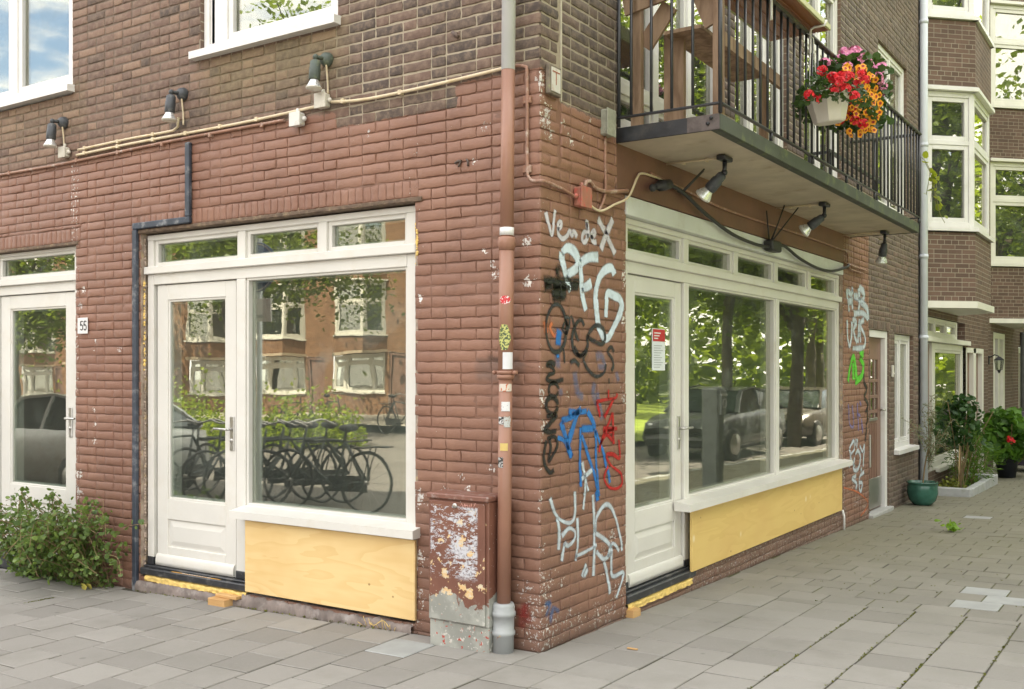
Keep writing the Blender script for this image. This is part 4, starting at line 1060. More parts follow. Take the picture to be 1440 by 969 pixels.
cb = thing('utility_cabinet', 'battered brown metal cabinet with torn poster scraps standing left of the downpipe', 'cabinet', (-.41, -.09, 0))
m = MB(); m.box(-.618, -.222, -.162, -.006, -.06, .132, .004); m.box(-.622, -.218, -.168, -.004, .1325, .80, .004); m.build('body', M_CAB, cb)
m = MB(); m.box(-.606, -.236, -.182, -.1685, .14, .79, .004); m.build('door', M_CAB, cb)
m = MB(); m.box(-.628, -.212, -.186, -.002, .8005, .83, .006); m.build('lid', plain('cabinet_lid_paint', (.20, .09, .065), .45, .12, 5, dirt=(.5, .46, .44), dscale=22, damt=.6), cb)
m = MB(); m.lathe([(.014, 0), (.014, .006), (.006, .007), (0, .007)], (-.43, -.182, .77), (0, -1, 0), 12); m.build('lock', M_STEEL, cb)
m = MB(); 
for q in ([(-.40, .765), (-.385, .785), (-.375, .765)], [(-.365, .785), (-.362, .763)], [(-.372, .776), (-.352, .778)], [(-.35, .782), (-.345, .764), (-.335, .78), (-.33, .764)], [(-.32, .79), (-.325, .764)], [(-.295, .792), (-.31, .764)]):
    m.tube([(a, -.1826, b) for a, b in q], .0022, 4)
m.build('scribble', plain('pink_marker', (.62, .32, .27), .5, .05), cb)
# dark blue conduit up the left jamb
m = MB(); u_ = 3.395
tb(m, TL, u_-.022, u_+.022, -.034, -.002, -.12, 2.5055, .006)
tb(m, TL, 2.80, u_+.022, -.034, -.002, 2.506, 2.552, .006)
tb(m, TL, 2.80, 2.844, -.034, -.002, 2.5525, 3.06, .006)
tag(m.build('cable_duct', M_BLUEIRON), 'dark blue square cable duct stepping down left of the left shopfront', 'cable duct')
# conduits along the paint line
def sag(pts, T, r, mt, name, lb, cat, step=.08, n=7, clips=(), grp=None):
    m = MB(); q = spline([np.array(T(*p)) for p in pts], step); m.tube([tuple(x) for x in q], r, n)
    for c in clips:
        tb(m, T, c[0]-.012, c[0]+.012, c[1]-r-.004, c[1]+r+.006, c[2]-r-.004, c[2]+r+.004, .002)
    return tag(m.build(name, mt), lb, cat, grp)
sag([(7.1, -.014, 3.068), (5.3, -.014, 3.082), (4.3, -.014, 3.077), (3.0, -.014, 3.092), (1.9, -.014, 3.088)], TL, .011, M_REDPIPE, 'conduit', 'lowest painted conduit along the edge of the red paint', 'conduit', clips=[(u, -.012, 3.083) for u in (5.0, 4.1, 3.6, 3.1, 2.6, 2.1)])
sag([(4.10, -.016, 3.122), (3.4, -.016, 3.128), (2.3, -.016, 3.123), (1.62, -.016, 3.135)], TL, .010, M_CREAM, 'conduit', 'middle cream conduit leading to the box under the right lamp', 'conduit', clips=[(u, -.014, 3.126) for u in (4.0, 3.6, 3.2, 2.85, 2.5, 2.15)])
sag([(4.08, -.016, 3.160), (3.5, -.016, 3.166), (2.98, -.016, 3.162), (2.93, -.02, 3.18), (2.91, -.03, 3.24)], TL, .009, M_CREAM, 'conduit', 'short topmost cream conduit between the two left lamps', 'conduit', clips=[(u, -.014, 3.163) for u in (4.0, 3.6, 3.2)])
sag([(1.49, -.02, 3.142), (1.2, -.02, 3.118), (.7, -.018, 3.125), (.24, -.016, 3.142), (.15, -.016, 3.146)], TL, .010, M_CREAM, 'conduit', 'cream cable running from the right lamp to the downpipe', 'conduit', clips=[(.95, -.014, 3.12), (1.4, -.014, 3.135)])
m = MB(); q = [TL(.20, -.016, 3.146), TL(.09, -.018, 3.13), TL(.073, -.018, 3.06), TL(.072, -.018, 2.62), TL(.06, -.02, 2.53), TL(.02, -.022, 2.508), (.022, -.02, 2.506), TR(.03, -.022, 2.506), TR(.2, -.018, 2.495), TR(.34, -.018, 2.47)]
m.tube([tuple(x) for x in spline(q, .02)], .009, 8)
for z in (2.95, 2.58): tb(m, TL, .05, .10, -.022, -.004, z-.02, z+.02, .003)
tag(m.build('conduit', M_REDPIPE), 'thin red-brown pipe bending round the corner to the red junction box', 'conduit')
# junction boxes
def jbox(lb, T, a, z, w, h, d, mt, knobs=True):
    m = MB(); tb(m, T, a-w/2, a+w/2, -d, -.001, z-h/2, z+h/2, .008); tb(m, T, a-w/2-.004, a+w/2+.004, -d-.010, -d-.0005, z-h/2-.004, z+h/2+.004, .005)
    if knobs: m.tube([T(a-w/2-.02, -d*.5, z), T(a+w/2+.02, -d*.5, z)], .011, 8); m.ball(T(a-w/2-.012, -d*.5, z), .016); m.tube([T(a, -d*.5, z+h/2), T(a, -d*.5, z+h/2+.03)], .011, 8)
    return tag(m.build('junction_box', mt), lb, 'junction box', 'junction boxes on the fronts')
jbox('cream junction box right below the left lamp', TL, 4.24, 3.155, .075, .075, .045, M_JBOX)
jbox('cream junction box right below the weathered right lamp', TL, 1.555, 3.155, .085, .085, .05, M_JBOX)
jbox('white junction box with a hole on the red paint line', TL, 1.77, 3.07, .085, .08, .05, plain('white_box_plastic', (.66, .65, .62), .5, .06, 10, dirt=(.25, .2, .15), dscale=20, damt=.5))
jbox('red-splashed junction box low on the corner front', TR, .40, 2.475, .11, .11, .05, plain('red_splashed_paint', (.34, .14, .10), .45, .1, 10, dirt=(.55, .06, .05), dscale=22, damt=.9), True)
jbox('grey-green box at the left end of the balcony beam', TR, .70, 2.955, .10, .15, .05, plain('green_box', (.30, .30, .24), .55, .2, 14, dirt=(.10, .10, .08), dscale=12, damt=.6), False)
# pipes on the corner front
tp = lambda pts: [np.array(TR(*p)) for p in pts]
def rpipe(lb, pts, r, mt, step=.03, name='conduit', cat='conduit'):
    m = MB(); m.tube([tuple(x) for x in spline(tp(pts), step)], r, 8); return tag(m.build(name, mt), lb, cat)
rpipe('upright painted conduit below the grey-green box', [(.70, -.014, 2.88), (.70, -.014, 2.7), (.705, -.014, 2.56), (.66, -.014, 2.47), (.62, -.016, 2.435)], .009, M_REDPIPE)
rpipe('thick painted conduit from the red junction box to the balcony', [(.44, -.02, 2.53), (.46, -.02, 2.575), (.50, -.02, 2.585), (.55, -.02, 2.56), (.7, -.02, 2.555), (.98, -.02, 2.60)], .012, M_REDPIPE)
rpipe('pale cable from the red junction box up to the lintel', [(.46, -.02, 2.46), (.62, -.02, 2.43), (.80, -.02, 2.49), (.97, -.03, 2.56), (1.10, -.025, 2.70), (1.16, -.022, 2.735), (1.3, -.02, 2.745), (1.5, -.02, 2.74), (1.7, -.02, 2.715)], .0075, M_CREAM)
rpipe('long painted conduit under the balcony', [(1.3, -.018, 2.76), (1.8, -.018, 2.735), (2.5, -.018, 2.70), (3.4, -.018, 2.70), (4.4, -.018, 2.71), (5.5, -.018, 2.705), (5.86, -.018, 2.70), (5.9, -.018, 2.66), (5.9, -.018, 2.56), (6.0, -.018, 2.535), (6.5, -.018, 2.53)], .009, M_REDPIPE, .06)
rpipe('short painted conduit stub beside the fascia board', [(5.78, -.018, 2.585), (6.1, -.018, 2.575), (6.62, -.018, 2.57)], .009, M_REDPIPE, .06)
# festoon cable with its sockets under the balcony
fc = thing('hanging_cable', 'thick black cable slung in loops across the grey fascia board under the balcony', 'cable', TR(3.2, -.05, 2.4))
m = MB(); m.tube([tuple(x) for x in spline(tp([(1.42, -.05, 2.72), (1.72, -.05, 2.70), (2.1, -.06, 2.60), (2.6, -.06, 2.515), (3.1, -.06, 2.49), (3.42, -.06, 2.50)]), .05)], .013, 8)
m.tube([tuple(x) for x in spline(tp([(3.6, -.06, 2.52), (3.8, -.06, 2.545), (4.2, -.06, 2.48), (4.7, -.06, 2.44), (5.2, -.06, 2.45), (5.75, -.05, 2.535), (5.88, -.03, 2.57)]), .05)], .013, 8)
m.build('cable', M_CABLE, fc)
m = MB(); tb(m, TR, 3.40, 3.62, -.10, -.02, 2.47, 2.56, .012); m.build('junction', M_CABLE, fc)
m = MB(); m.tube([TR(1.28, -.06, 2.665), TR(1.36, -.06, 2.685), TR(1.365, -.06, 2.686), TR(1.50, -.055, 2.715)], [.02, .022, .038, .034], 10); m.ball(TR(1.25, -.06, 2.655), .026); m.build('plug', M_CABLE, fc)
m = MB()
for a, b in (((1.72, -.05, 2.70), (1.84, -.16, 2.86)), ((1.74, -.05, 2.70), (1.92, -.12, 2.865)), ((3.5, -.05, 2.55), (3.62, -.12, 2.86)), ((3.52, -.05, 2.56), (3.85, -.16, 2.865)), ((3.48, -.04, 2.55), (3.44, -.03, 2.80)), ((3.5, -.05, 2.57), (3.72, -.02, 2.70)), ((1.7, -.03, 2.70), (1.95, -.02, 2.70))):
    m.tube([TR(*a), TR(*b)], .006, 5)
m.build('cable_tie', M_CABLE, fc)
# wall spotlights, left front
def bulb_prof(s=1.0): return [(.024*s, 0), (.026*s, .015*s), (.036*s, .035*s), (.052*s, .055*s), (.055*s, .062*s), (.050*s, .068*s), (.03*s, .074*s), (0, .076*s)]
def wall_lamp(lb, u, z, body, tilt=0.0, bulbm=None):
    t = thing('spotlight', lb, 'spotlight', TL(u, 0, z), 0, 'spotlights on the left front')
    m = MB(); m.lathe([(.043, 0), (.046, .012), (.040, .035), (.026, .052), (.0, .056)], TL(u, 0, z+.055), (0, -1, 0), 18)
    m.build('base', body, t)
    e = np.array(TL(u+.012, -.098, z+.052)); d = np.array([-.05*math.cos(tilt), -.06, -.99]); d /= np.linalg.norm(d)
    m = MB(); m.tube([TL(u, -.04, z+.055), tuple(e), tuple(e+d*.03)], .014, 10); m.ball(tuple(e), .019); m.build('arm', body, t)
    p0 = e+d*.02
    m = MB(); m.lathe([(.0, 0), (.024, .002), (.032, .012), (.033, .05), (.035, .052), (.035, .118), (.030, .122), (0, .122)], tuple(p0), tuple(d), 18); m.build('holder', body, t)
    m = MB(); b0 = p0+d*.120; m.lathe([(.026, 0), (.030, .012), (.044, .040), (.050, .050)], tuple(b0), tuple(d), 18); bb = m.build('bulb', M_REFL, t)
    m = MB(); m.lathe([(.0502, .050), (.049, .057), (.03, .062), (0, .064)], tuple(b0), tuple(d), 18); m.build('lens', M_BULB, bb)
    m = MB(); m.tube([tuple(x) for x in spline([np.array(TL(u-.01, -.03, z+.02)), np.array(TL(u-.012, -.02, z-.08)), np.array(TL(u-.015, -.02, z-.16))], .02)], .006, 6); m.build('lead', M_CREAM, t)
    return t
wall_lamp('dark spotlight at the left, beside the cream junction box below it', 4.27, 3.335, M_LAMP)
wall_lamp('dark spotlight in the middle, above the dark blue duct', 2.885, 3.345, M_LAMP)
wall_lamp('mossy weathered spotlight below the window corner, nearest the downpipe', 1.535, 3.355, M_LAMPGREEN, 1.2)
# soffit spotlights
def soffit_lamp(lb, x, y, d, z=2.868, bm=None):
    t = thing('spotlight', lb, 'spotlight', (x, y, z), 0, 'spotlights under the balcony')
    m = MB(); m.box(x-.03, x+.03, y-.07, y+.07, z-.032, z-.001, .006); m.build('base', M_IRON, t)
    e = np.array([x, y, z-.105]); d = np.array(d, float); d /= np.linalg.norm(d)
    m = MB(); m.tube([(x, y, z-.03), (x, y, z-.085), tuple(e+d*.02)], [.014, .014, .016], 10); m.ball(tuple(e), .02); m.build('arm', M_IRON, t)
    p0 = e+d*.01
    m = MB(); m.lathe([(0, 0), (.022, .003), (.030, .012), (.033, .05), (.038, .055), (.040, .13), (.034, .135), (0, .135)], tuple(p0), tuple(d), 18); m.build('holder', M_LAMP, t)
    b0 = p0+d*.13
    m = MB(); m.lathe([(.028, 0), (.034, .014), (.052, .046), (.058, .060)], tuple(b0), tuple(d), 20); bb = m.build('bulb', M_REFL, t)
    m = MB(); m.lathe([(.0585, .060), (.056, .070), (.035, .078), (0, .080)], tuple(b0), tuple(d), 20); m.build('lens', M_BULB, bb)
    m = MB(); m.tube([(x-.02, y, z-.012), (x-.2, y-.01, z-.011), (-.01+.03, y-.02, z-.010)], .007, 6)
    for k in (.12, .28): m.box(x-k-.01, x-k+.01, y-.015-.0*k, y+.01, z-.024, z-.002, .003)
    m.build('lead', M_CREAM, t)
    return t
soffit_lamp('spotlight under the balcony at its left end with a large pale bulb', .415, 1.56, (-.70, .05, -.62))
soffit_lamp('spotlight under the middle of the balcony pointing back to the wall', .415, 3.73, (-.74, -.10, -.52))
soffit_lamp('spotlight hanging under the far right end of the balcony', .415, 5.75, (-.22, .25, -.90))
# house number
hn = thing('house_number', 'white enamel plate with the number 55 on the red brick by the left door', 'house number', TL(4.03, -.01, 1.83))
m = MB(); tb(m, TL, 3.972, 4.094, -.014, -.005, 1.775, 1.895, .003); m.build('plate', plain('enamel', (.74, .74, .74), .25, .03), hn)
def glyph5(x, z, w, h):
    return [[(x+w, z+h), (x+.12*w, z+h), (x+.02*w, z+.52*h), (x+.45*w, z+.62*h), (x+.85*w, z+.52*h), (x+w, z+.3*h), (x+.85*w, z+.08*h), (x+.4*w, z), (x, z+.14*h)]]
m = MB()
for k in (0, 1):
    for s in glyph5(0, 0, .030, .066):
        pts = [TL(4.076-.022-.0-(k*.043)-(a-.0)-.0, -.0155, 1.802+b) for a, b in s]
        for a, b in zip(pts[:-1], pts[1:]): m.bar(a, b, .008, .002, (0, 1, 0))
m.build('digits', M_BLACK, hn)
# framed plaque on the corner pilaster
pq = thing('wall_plaque', 'small weathered framed plaque high on the corner pilaster', 'plaque', TR(.107, 0, 3.0))
m = MB(); tb(m, TR, .045, .168, -.03, -.002, 2.985, 3.145, .004); m.build('frame', plain('rusty_frame', (.16, .13, .10), .7, .3, 20, dirt=(.30, .33, .16), dscale=16, damt=.7), pq)
m = MB(); tb(m, TR, .062, .152, -.034, -.0305, 3.002, 3.130, 0); m.build('face', plain('worn_face', (.58, .56, .52), .5, .08, 20, dirt=(.30, .12, .06), dscale=18, damt=.7), pq)
m = MB(); tb(m, TR, .07, .144, -.0355, -.0342, 3.105, 3.112, 0); tb(m, TR, .103, .11, -.0355, -.0342, 3.04, 3.105, 0); m.build('lettering', plain('rust_print', (.30, .10, .06), .6), pq)
m = MB(); tb(m, TR, .194, .206, -.0135, .0, 2.972, 4.6, .002); m.build('joint', plain('pale_mortar', (.42, .38, .30), .9, .1, 20, bump=.5), WR)
m = MB(); m.box(.62*0-.555-.012, -.555+.012, -.012, .0, 3.375, 3.40, .002); m.ball((-.555, -.012, 3.39), .008); m.tube([(-.575, -.012, 3.405), (-.535, -.012, 3.37)], .011, 6)
tag(m.build('anchor_plate', plain('rusty_iron', (.13, .09, .075), .7, .3, 30)), 'small rusty anchor plate on the bare brick beside the downpipe', 'anchor plate')
for q in (0, 1):
    pass
m = MB(); m.tube([TL(.56, -.008, 2.665), TL(.535, -.012, 2.675), TL(.515, -.008, 2.672)], .007, 5); m.tube([TL(.52, -.006, 2.674), TL(.528, -.012, 2.652), TL(.536, -.008, 2.645)], .006, 5); m.tube([TL(.482, -.006, 2.678), TL(.467, -.014, 2.668), TL(.470, -.008, 2.640)], .006, 5)
tag(m.build('cable_stub', plain('dull_rubber', (.10, .075, .065), .7)), 'cut black cable ends sticking out of the painted brick', 'cable')
# notice on the right door
nt = thing('notice', 'white notice with a red heading taped inside the right shop door', 'notice', TR(1.63, .075, 1.5))
m = MB(); tb(m, TR, 1.525, 1.725, .0755, .0775, 1.50, 1.78, 0); m.build('sheet', plain('paper', (.72, .76, .80), .6, .02), nt)
m = MB(); tb(m, TR, 1.535, 1.720, .0735, .0753, 1.695, 1.775, 0); m.build('heading', plain('red_print', (.50, .02, .03), .5, .03), nt)
m = MB()
for k in range(10): tb(m, TR, 1.55, 1.55+.15*(.6+.4*((k*7) % 5)/5), .0737, .0752, 1.52+k*.016, 1.524+k*.016, 0)
m.build('text_lines', plain('grey_print', (.34, .36, .40), .6), nt)
m = MB()
for k in range(3): tb(m, TR, 1.55, 1.55+.06+.02*k, .0722, .0733, 1.71+k*.018, 1.718+k*.018, 0)
m.build('heading_text', plain('white_ink', (.75, .75, .75), .5), nt)
# white pipe stub at the right end of the plywood; doorbell
m = MB(); m.tube([TR(5.70, -.02, .10), TR(5.72, -.03, .03), TR(5.72, -.03, -.12)], .011, 8); tag(m.build('pipe_stub', M_UPWHITE), 'short white pipe at the right end of the long plywood', 'pipe')
m = MB(); tb(m, TR, 7.82, 7.88, -.02, -.002, 1.42, 1.56, .004); m.ball(TR(7.85, -.022, 1.46), .012); tag(m.build('doorbell', plain('bell_plastic', (.66, .64, .58), .4)), 'pale doorbell plate between the brown door and the narrow window', 'doorbell')
# grey downpipe on the right
dq = thing('downpipe', 'tall pale grey downpipe between the two buildings behind the green pot', 'drainpipe', (.05, 9.36, -.2))
m = MB(); m.tube([(.055, 9.36, -.16), (.055, 9.36, 9.5)], .05, 18); m.build('pipe', M_GALV, dq)
m = MB()
for z in (1.9, 2.95, 4.4, 6.0): m.tube([(.055, 9.36, z), (.055, 9.36, z+.05)], .056, 18); m.box(-.0, .05, 9.34, 9.38, z+.01, z+.04, .002)
m.build('bracket', M_GALV, dq)

# ------------------------------------------------------------------ the balcony
M_GREEN = plain('mossy_beam', (.05, .058, .045), .6, .2, 5, bump=.2, dirt=(.13, .16, .055), dscale=7, damt=.75)
BL = thing('balcony', 'long balcony with a black iron railing above the right shopfront', 'balcony', (0, .83, 2.87))
y0, y1, xo = .845, 6.06, .672
m = MB(); m.box(.001, xo-.012, y0+.012, y1-.012, 2.872, 2.952, 0); m.build('slab', M_SOFFIT, BL)
m = MB(); m.box(xo-.012, xo, y0, y1, 2.866, 2.958, .003); m.box(xo-.06, xo-.0125, y0+.0125, y1-.0125, 2.866, 2.8715, 0); m.build('edge_beam', M_GREEN, BL)
m = MB(); m.box(.0, xo-.0125, y0, y0+.012, 2.866, 2.957, .003); m.build('end_beam', M_IRON, BL)
m = MB(); m.box(xo-.20, xo-.004, y0-.004, y0-.0005, 2.868, 2.956, .0); 
m.build('worn_patch', plain('worn_iron', (.105, .085, .08), .7, .3, 20, bump=.4, dirt=(.05, .05, .05), dscale=20), BL)
m = MB(); 
for a, b in ((.62, 2.935), (.60, 2.905)): m.lathe([(.011, 0), (.011, .008), (.006, .012), (0, .013)], (a, y0-.004, b), (0, -1, 0), 6)
m.build('bolt', M_IRON, BL)
m = MB(); m.box(.0, xo-.012, y1-.012, y1, 2.866, 2.957, .003); m.build('end_beam', M_GREEN, BL)
m = MB(); m.box(.02, xo, y0-.012, y0+.012, 3.008, 3.022, .003); m.box(xo-.012, xo+.012, y0+.0125, y1, 3.008, 3.022, .003); m.box(.02, xo-.0125, y1-.012, y1+.012, 3.008, 3.022, .003)
m.build('bottom_rail', M_IRON, BL)
m = MB(); m.box(.0, xo-.023, y0-.022, y0+.022, 3.835, 3.862, .008); m.box(xo-.022, xo+.022, y0-.022, y1+.022, 3.835, 3.862, .008); m.box(.0, xo-.023, y1-.022, y1+.022, 3.835, 3.862, .008)
m.build('handrail', plain('mossy_handrail', (.04, .042, .038), .5, .2, 5, bump=.2, dirt=(.20, .20, .05), dscale=5, damt=.7), BL)
def bar(x, y, r=.0095, name='baluster', z0=3.0222, z1=3.8348):
    m = MB(); m.tube([(x, y, z0), (x, y, z1)], r, 8); return m.build(name, M_IRON, BL)
for k in range(4): bar(.112+.131*k, y0)
n = 40
for k in range(n): bar(xo, y0+.131*(k+1), .0092)
for k in range(4): bar(.112+.131*k, y1)
bar(xo, y0, .013, 'post', 2.96, 3.8345); bar(xo, y1, .013, 'post', 2.96, 3.8345)
for k in (1, 2, 3, 4, 5, 6): bar(xo, y0+.87*k-.02, .012, 'rail_foot', 2.958, 3.0078)
bar(.03, y0, .011, 'post', 2.96, 3.8345)
m = MB(); m.bar((.3, 4.25, 3.40), (.3, 6.0, 3.40), .025, .03); m.bar((.3, 4.3, 2.96), (.3, 4.3, 3.40), .025, .025); m.bar((.3, 5.9, 2.96), (.3, 5.9, 3.40), .025, .025); m.bar((.1, 4.3, 3.40), (.3, 4.3, 3.40), .025, .025)
m.bar((.12, 4.3, 2.96), (.12, 4.3, 3.40), .025, .025); m.bar((.12, 5.9, 2.96), (.12, 5.9, 3.40), .025, .025); m.bar((.12, 4.3, 3.40), (.12, 5.9, 3.40), .02, .025)
tag(m.build('rack', M_IRON), 'dark metal rack standing on the far half of the balcony', 'rack')
# wooden stand on the balcony
sd = thing('wooden_stand', 'weathered plank stand on the left end of the balcony', 'stand', (.35, 1.1, 2.955))
def plank(name, p, q, w, h, up=(0, 0, 1)):
    m = MB(); m.bar(p, q, w, h, up); return m.build(name, M_OLDWOOD, sd)
zf = 2.9535
plank('leg', (.10, .95, zf), (.10, .95, 3.72), .065, .045, (0, 1, 0)); plank('leg', (.62, .95, zf), (.62, .95, 3.80), .055, .045, (0, 1, 0))
plank('leg', (.27, 1.12, zf), (.27, 1.12, 3.56), .13, .035, (0, 1, 0)); plank('leg', (.50, 2.05, zf), (.50, 2.05, 3.48), .05, .05, (0, 1, 0))
plank('top_rail', (.03, .915, 3.70), (.66, .915, 3.80), .022, .11)
plank('shelf', (.38, .98, 3.52), (.38, 2.1, 3.50), .24, .022); plank('apron', (.60, .98, 3.45), (.60, 2.1, 3.43), .025, .08)
plank('brace', (.13, .985, 3.46), (.30, .985, 3.68), .02, .11); plank('brace', (.58, .985, 3.52), (.50, .985, 3.72), .02, .12)
# planter tray hung on the handrail
tr = thing('planter_tray', 'varnished wooden tray hooked over the balcony handrail with white brackets', 'planter', (.70, 1.7, 3.89))
m = MB(); 
for k in range(5): m.box(.36+k*.084, .441+k*.084, .95, 2.58, 3.885, 3.905, .003)
m.build('boards', M_TRAY, tr)
m = MB(); m.box(.778, .796, .95, 2.58, 3.885, 3.925, .003); m.box(.34, .3585, .95, 2.58, 3.885, 3.98, .003); m.build('side_board', plain('greenish_board', (.46, .46, .24), .5, .1, 6), tr)
for y in (1.62, 2.42):
    m = MB(); m.tube([tuple(x) for x in spline([np.array(p) for p in ((.70, y, 3.70), (.70, y, 3.83), (.705, y, 3.865), (.73, y, 3.876), (.80, y, 3.876), (.81, y, 3.91))], .03)], .009, 7); m.build('bracket', M_UPWHITE, tr)
# flower baskets on the railing
M_FLEAF = mat_leaf('geranium_leaf', (.018, .045, .014), (.07, .13, .03), .3)
M_RED = plain('red_petals', (.62, .012, .022), .5, .25, 40); M_ORANGE = plain('orange_petals', (.80, .33, .012), .5, .2, 40); M_DKRED = plain('flower_throat', (.30, .02, .012), .6)
M_PINK = plain('pink_petals', (.72, .26, .46), .5, .3, 45)
def leaf(mb, c, r, g, n=6, asp=1.0, fold=.25):
    a = Vector((g.gauss(0, 1), g.gauss(0, 1), g.gauss(0, 1))).normalized(); 
    nrm = Vector((g.gauss(0, .6), g.gauss(0, .6), abs(g.gauss(.6, .5)))).normalized()
    t = a.cross(nrm)
    if t.length < .05: return
    t.normalize(); b = nrm.cross(t); c = Vector(c)
    vs = []
    for k in range(n):
        q = 2*PI*k/n; x, y = math.cos(q)*asp, math.sin(q)
        vs.append(tuple(c+(t*x+b*y)*r+nrm*(fold*r*y*y)))
    mb.add(vs, [tuple(range(n))])
def floret(mb, c, r, d, n=5, deep=.3):
    d = Vector(d).normalized(); t = d.cross(Vector((.3, .2, 1))).normalized(); b = d.cross(t); c = Vector(c); vs = [tuple(c-d*r*deep)]
    for k in range(n*2):
        q = PI*k/n; rr = r*(1.0 if k % 2 == 0 else .8); vs.append(tuple(c+(t*math.cos(q)+b*math.sin(q))*rr))
    mb.add(vs, [(0, 1+k, 1+(k+1) % (2*n)) for k in range(2*n)])
def basket(lb, y, kind):
    g = random.Random(11 if kind == 0 else 23)
    if kind == 0:
        x, z = .83, 3.20
        t = thing('flower_basket', lb, 'hanging basket', (x, y, z))
        m = MB(); m.lathe([(.0, 0), (.105, .0), (.115, .012), (.16, .19), (.172, .195), (.172, .22), (.16, .22), (.15, .19), (0, .18)], (x, y, z), (-.06, -.10, 1), 8, False); m.build('pot', plain('white_plastic_pot', (.70, .66, .62), .4, .04), t)
        m = MB()
        for i in range(1000):
            a = g.uniform(0, 2*PI); r = .10+.31*math.sqrt(g.random()); yy = y+math.sin(a)*r*1.45+.16; h = z+.23+g.uniform(-.15, .20)*(1-(r/.6))-max(0, r-.25)*.8
            leaf(m, (x+math.cos(a)*r*.65, yy, h), g.uniform(.011, .023), g, 6)
        m.build('foliage', M_FLEAF, t)
        m = MB()
        for i in range(30):
            c = Vector((x+g.uniform(-.05, .26), y+(g.uniform(-.50, .12) if i < 22 else g.uniform(.05, .5)), z+(g.uniform(.12, .34) if i < 22 else g.uniform(.0, .36))))
            if i < 22: c.z += .10*(c.y-y+.4)-.04
            for j in range(18):
                d = Vector((g.gauss(.4, .8), g.gauss(-.3, .8), g.gauss(.3, .7))).normalized(); floret(m, c+d*.036, .017, d, 5)
        m.build('red_blooms', M_RED, t)
        m = MB(); m2 = MB()
        for i in range(150):
            a = g.uniform(0, 2*PI); r = math.sqrt(g.random()); yy = y+.40+math.cos(a)*r*.40; c = (x+.12+.16*g.random()-.10*r, yy, z+.24+math.sin(a)*r*.28+.1*(yy-y-.4))
            d = (.85+g.gauss(0, .25), -.75+g.gauss(0, .3), -.05+g.gauss(0, .3)); floret(m, c, .028, d, 5, .12); dd = Vector(d).normalized(); floret(m2, Vector(c)+dd*.003, .0125, d, 5, .1)
        m.build('orange_blooms', M_ORANGE, t); m2.build('bloom_throats', M_DKRED, t)
        m = MB()
        for s in (-.10, .10): m.tube([(x-.12, y+s, z+.22), (x-.13, y+s*.3, 3.86), (x-.16, y+s*.3, 3.885)], .005, 5)
        m.build('hanger', M_UPWHITE, t)
    else:
        x, z = .76, 3.40
        t = thing('flower_basket', lb, 'hanging basket', (x, y, z))
        m = MB(); m.lathe([(0, 0), (.10, 0), (.15, .2), (.16, .2), (.16, .22), (0, .2)], (x, y, z), (0, 0, 1), 10, False); m.build('pot', plain('dark_pot', (.03, .03, .03), .5), t)
        m = MB()
        for i in range(620):
            a = g.uniform(0, 2*PI); r = .06+.36*math.sqrt(g.random()); leaf(m, (x+math.cos(a)*r*.7, y+math.sin(a)*r*1.25, z+.22+g.uniform(-.24, .20)), g.uniform(.022, .04), g, 6)
        m.build('foliage', M_FLEAF, t)
        m = MB()
        for i in range(78):
            a = g.uniform(0, 6.28); r = g.uniform(0, .46); c = Vector((x+math.cos(a)*r*.6, y+math.sin(a)*r*1.2, z+.46+g.uniform(-.10, .10)-r*.35))
            for j in range(12):
                d = Vector((g.gauss(.4, .8), g.gauss(-.3, .8), g.gauss(.3, .7))).normalized(); floret(m, c+d*.045, .020, d, 5)
        m.build('pink_blooms', M_PINK, t)
    t.scale = (.93, .93, .93)
    return t
basket('white faceted pot of red geraniums and orange flowers hung outside the railing', 2.43, 0)
basket('pot of pale pink geraniums behind the red and orange flowers', 3.22, 1)
# trailing vine at the far end of the railing
vn = thing('trailing_vine', 'yellow-green vine tendrils hanging at the far right end of the railing', 'plant', (.69, 6.08, 3.2))
g = random.Random(5); m = MB(); ml = MB()
for k in range(5):
    pts = [np.array((.69+.03*k, 6.08+.02*k, 3.62-.05*k)), np.array((.76+.02*k, 6.12, 3.5-.1*k)), np.array((.72+.04*k, 6.15+.02*k, 3.25-.07*k))]
    q = spline(pts, .05); m.tube([tuple(p) for p in q], .003, 4)
    for p in q:
        if g.random() < (.7 if k < 3 else .35): leaf(ml, tuple(p+np.array([g.uniform(-.03, .06), 0, g.uniform(-.03, .03)])), g.uniform(.02, .042), g, 7, .8)
m.build('stem', plain('vine_stem', (.20, .20, .06), .6), vn); ml.build('leaves', mat_leaf('vine_leaf', (.16, .22, .02), (.36, .40, .05), .5), vn)
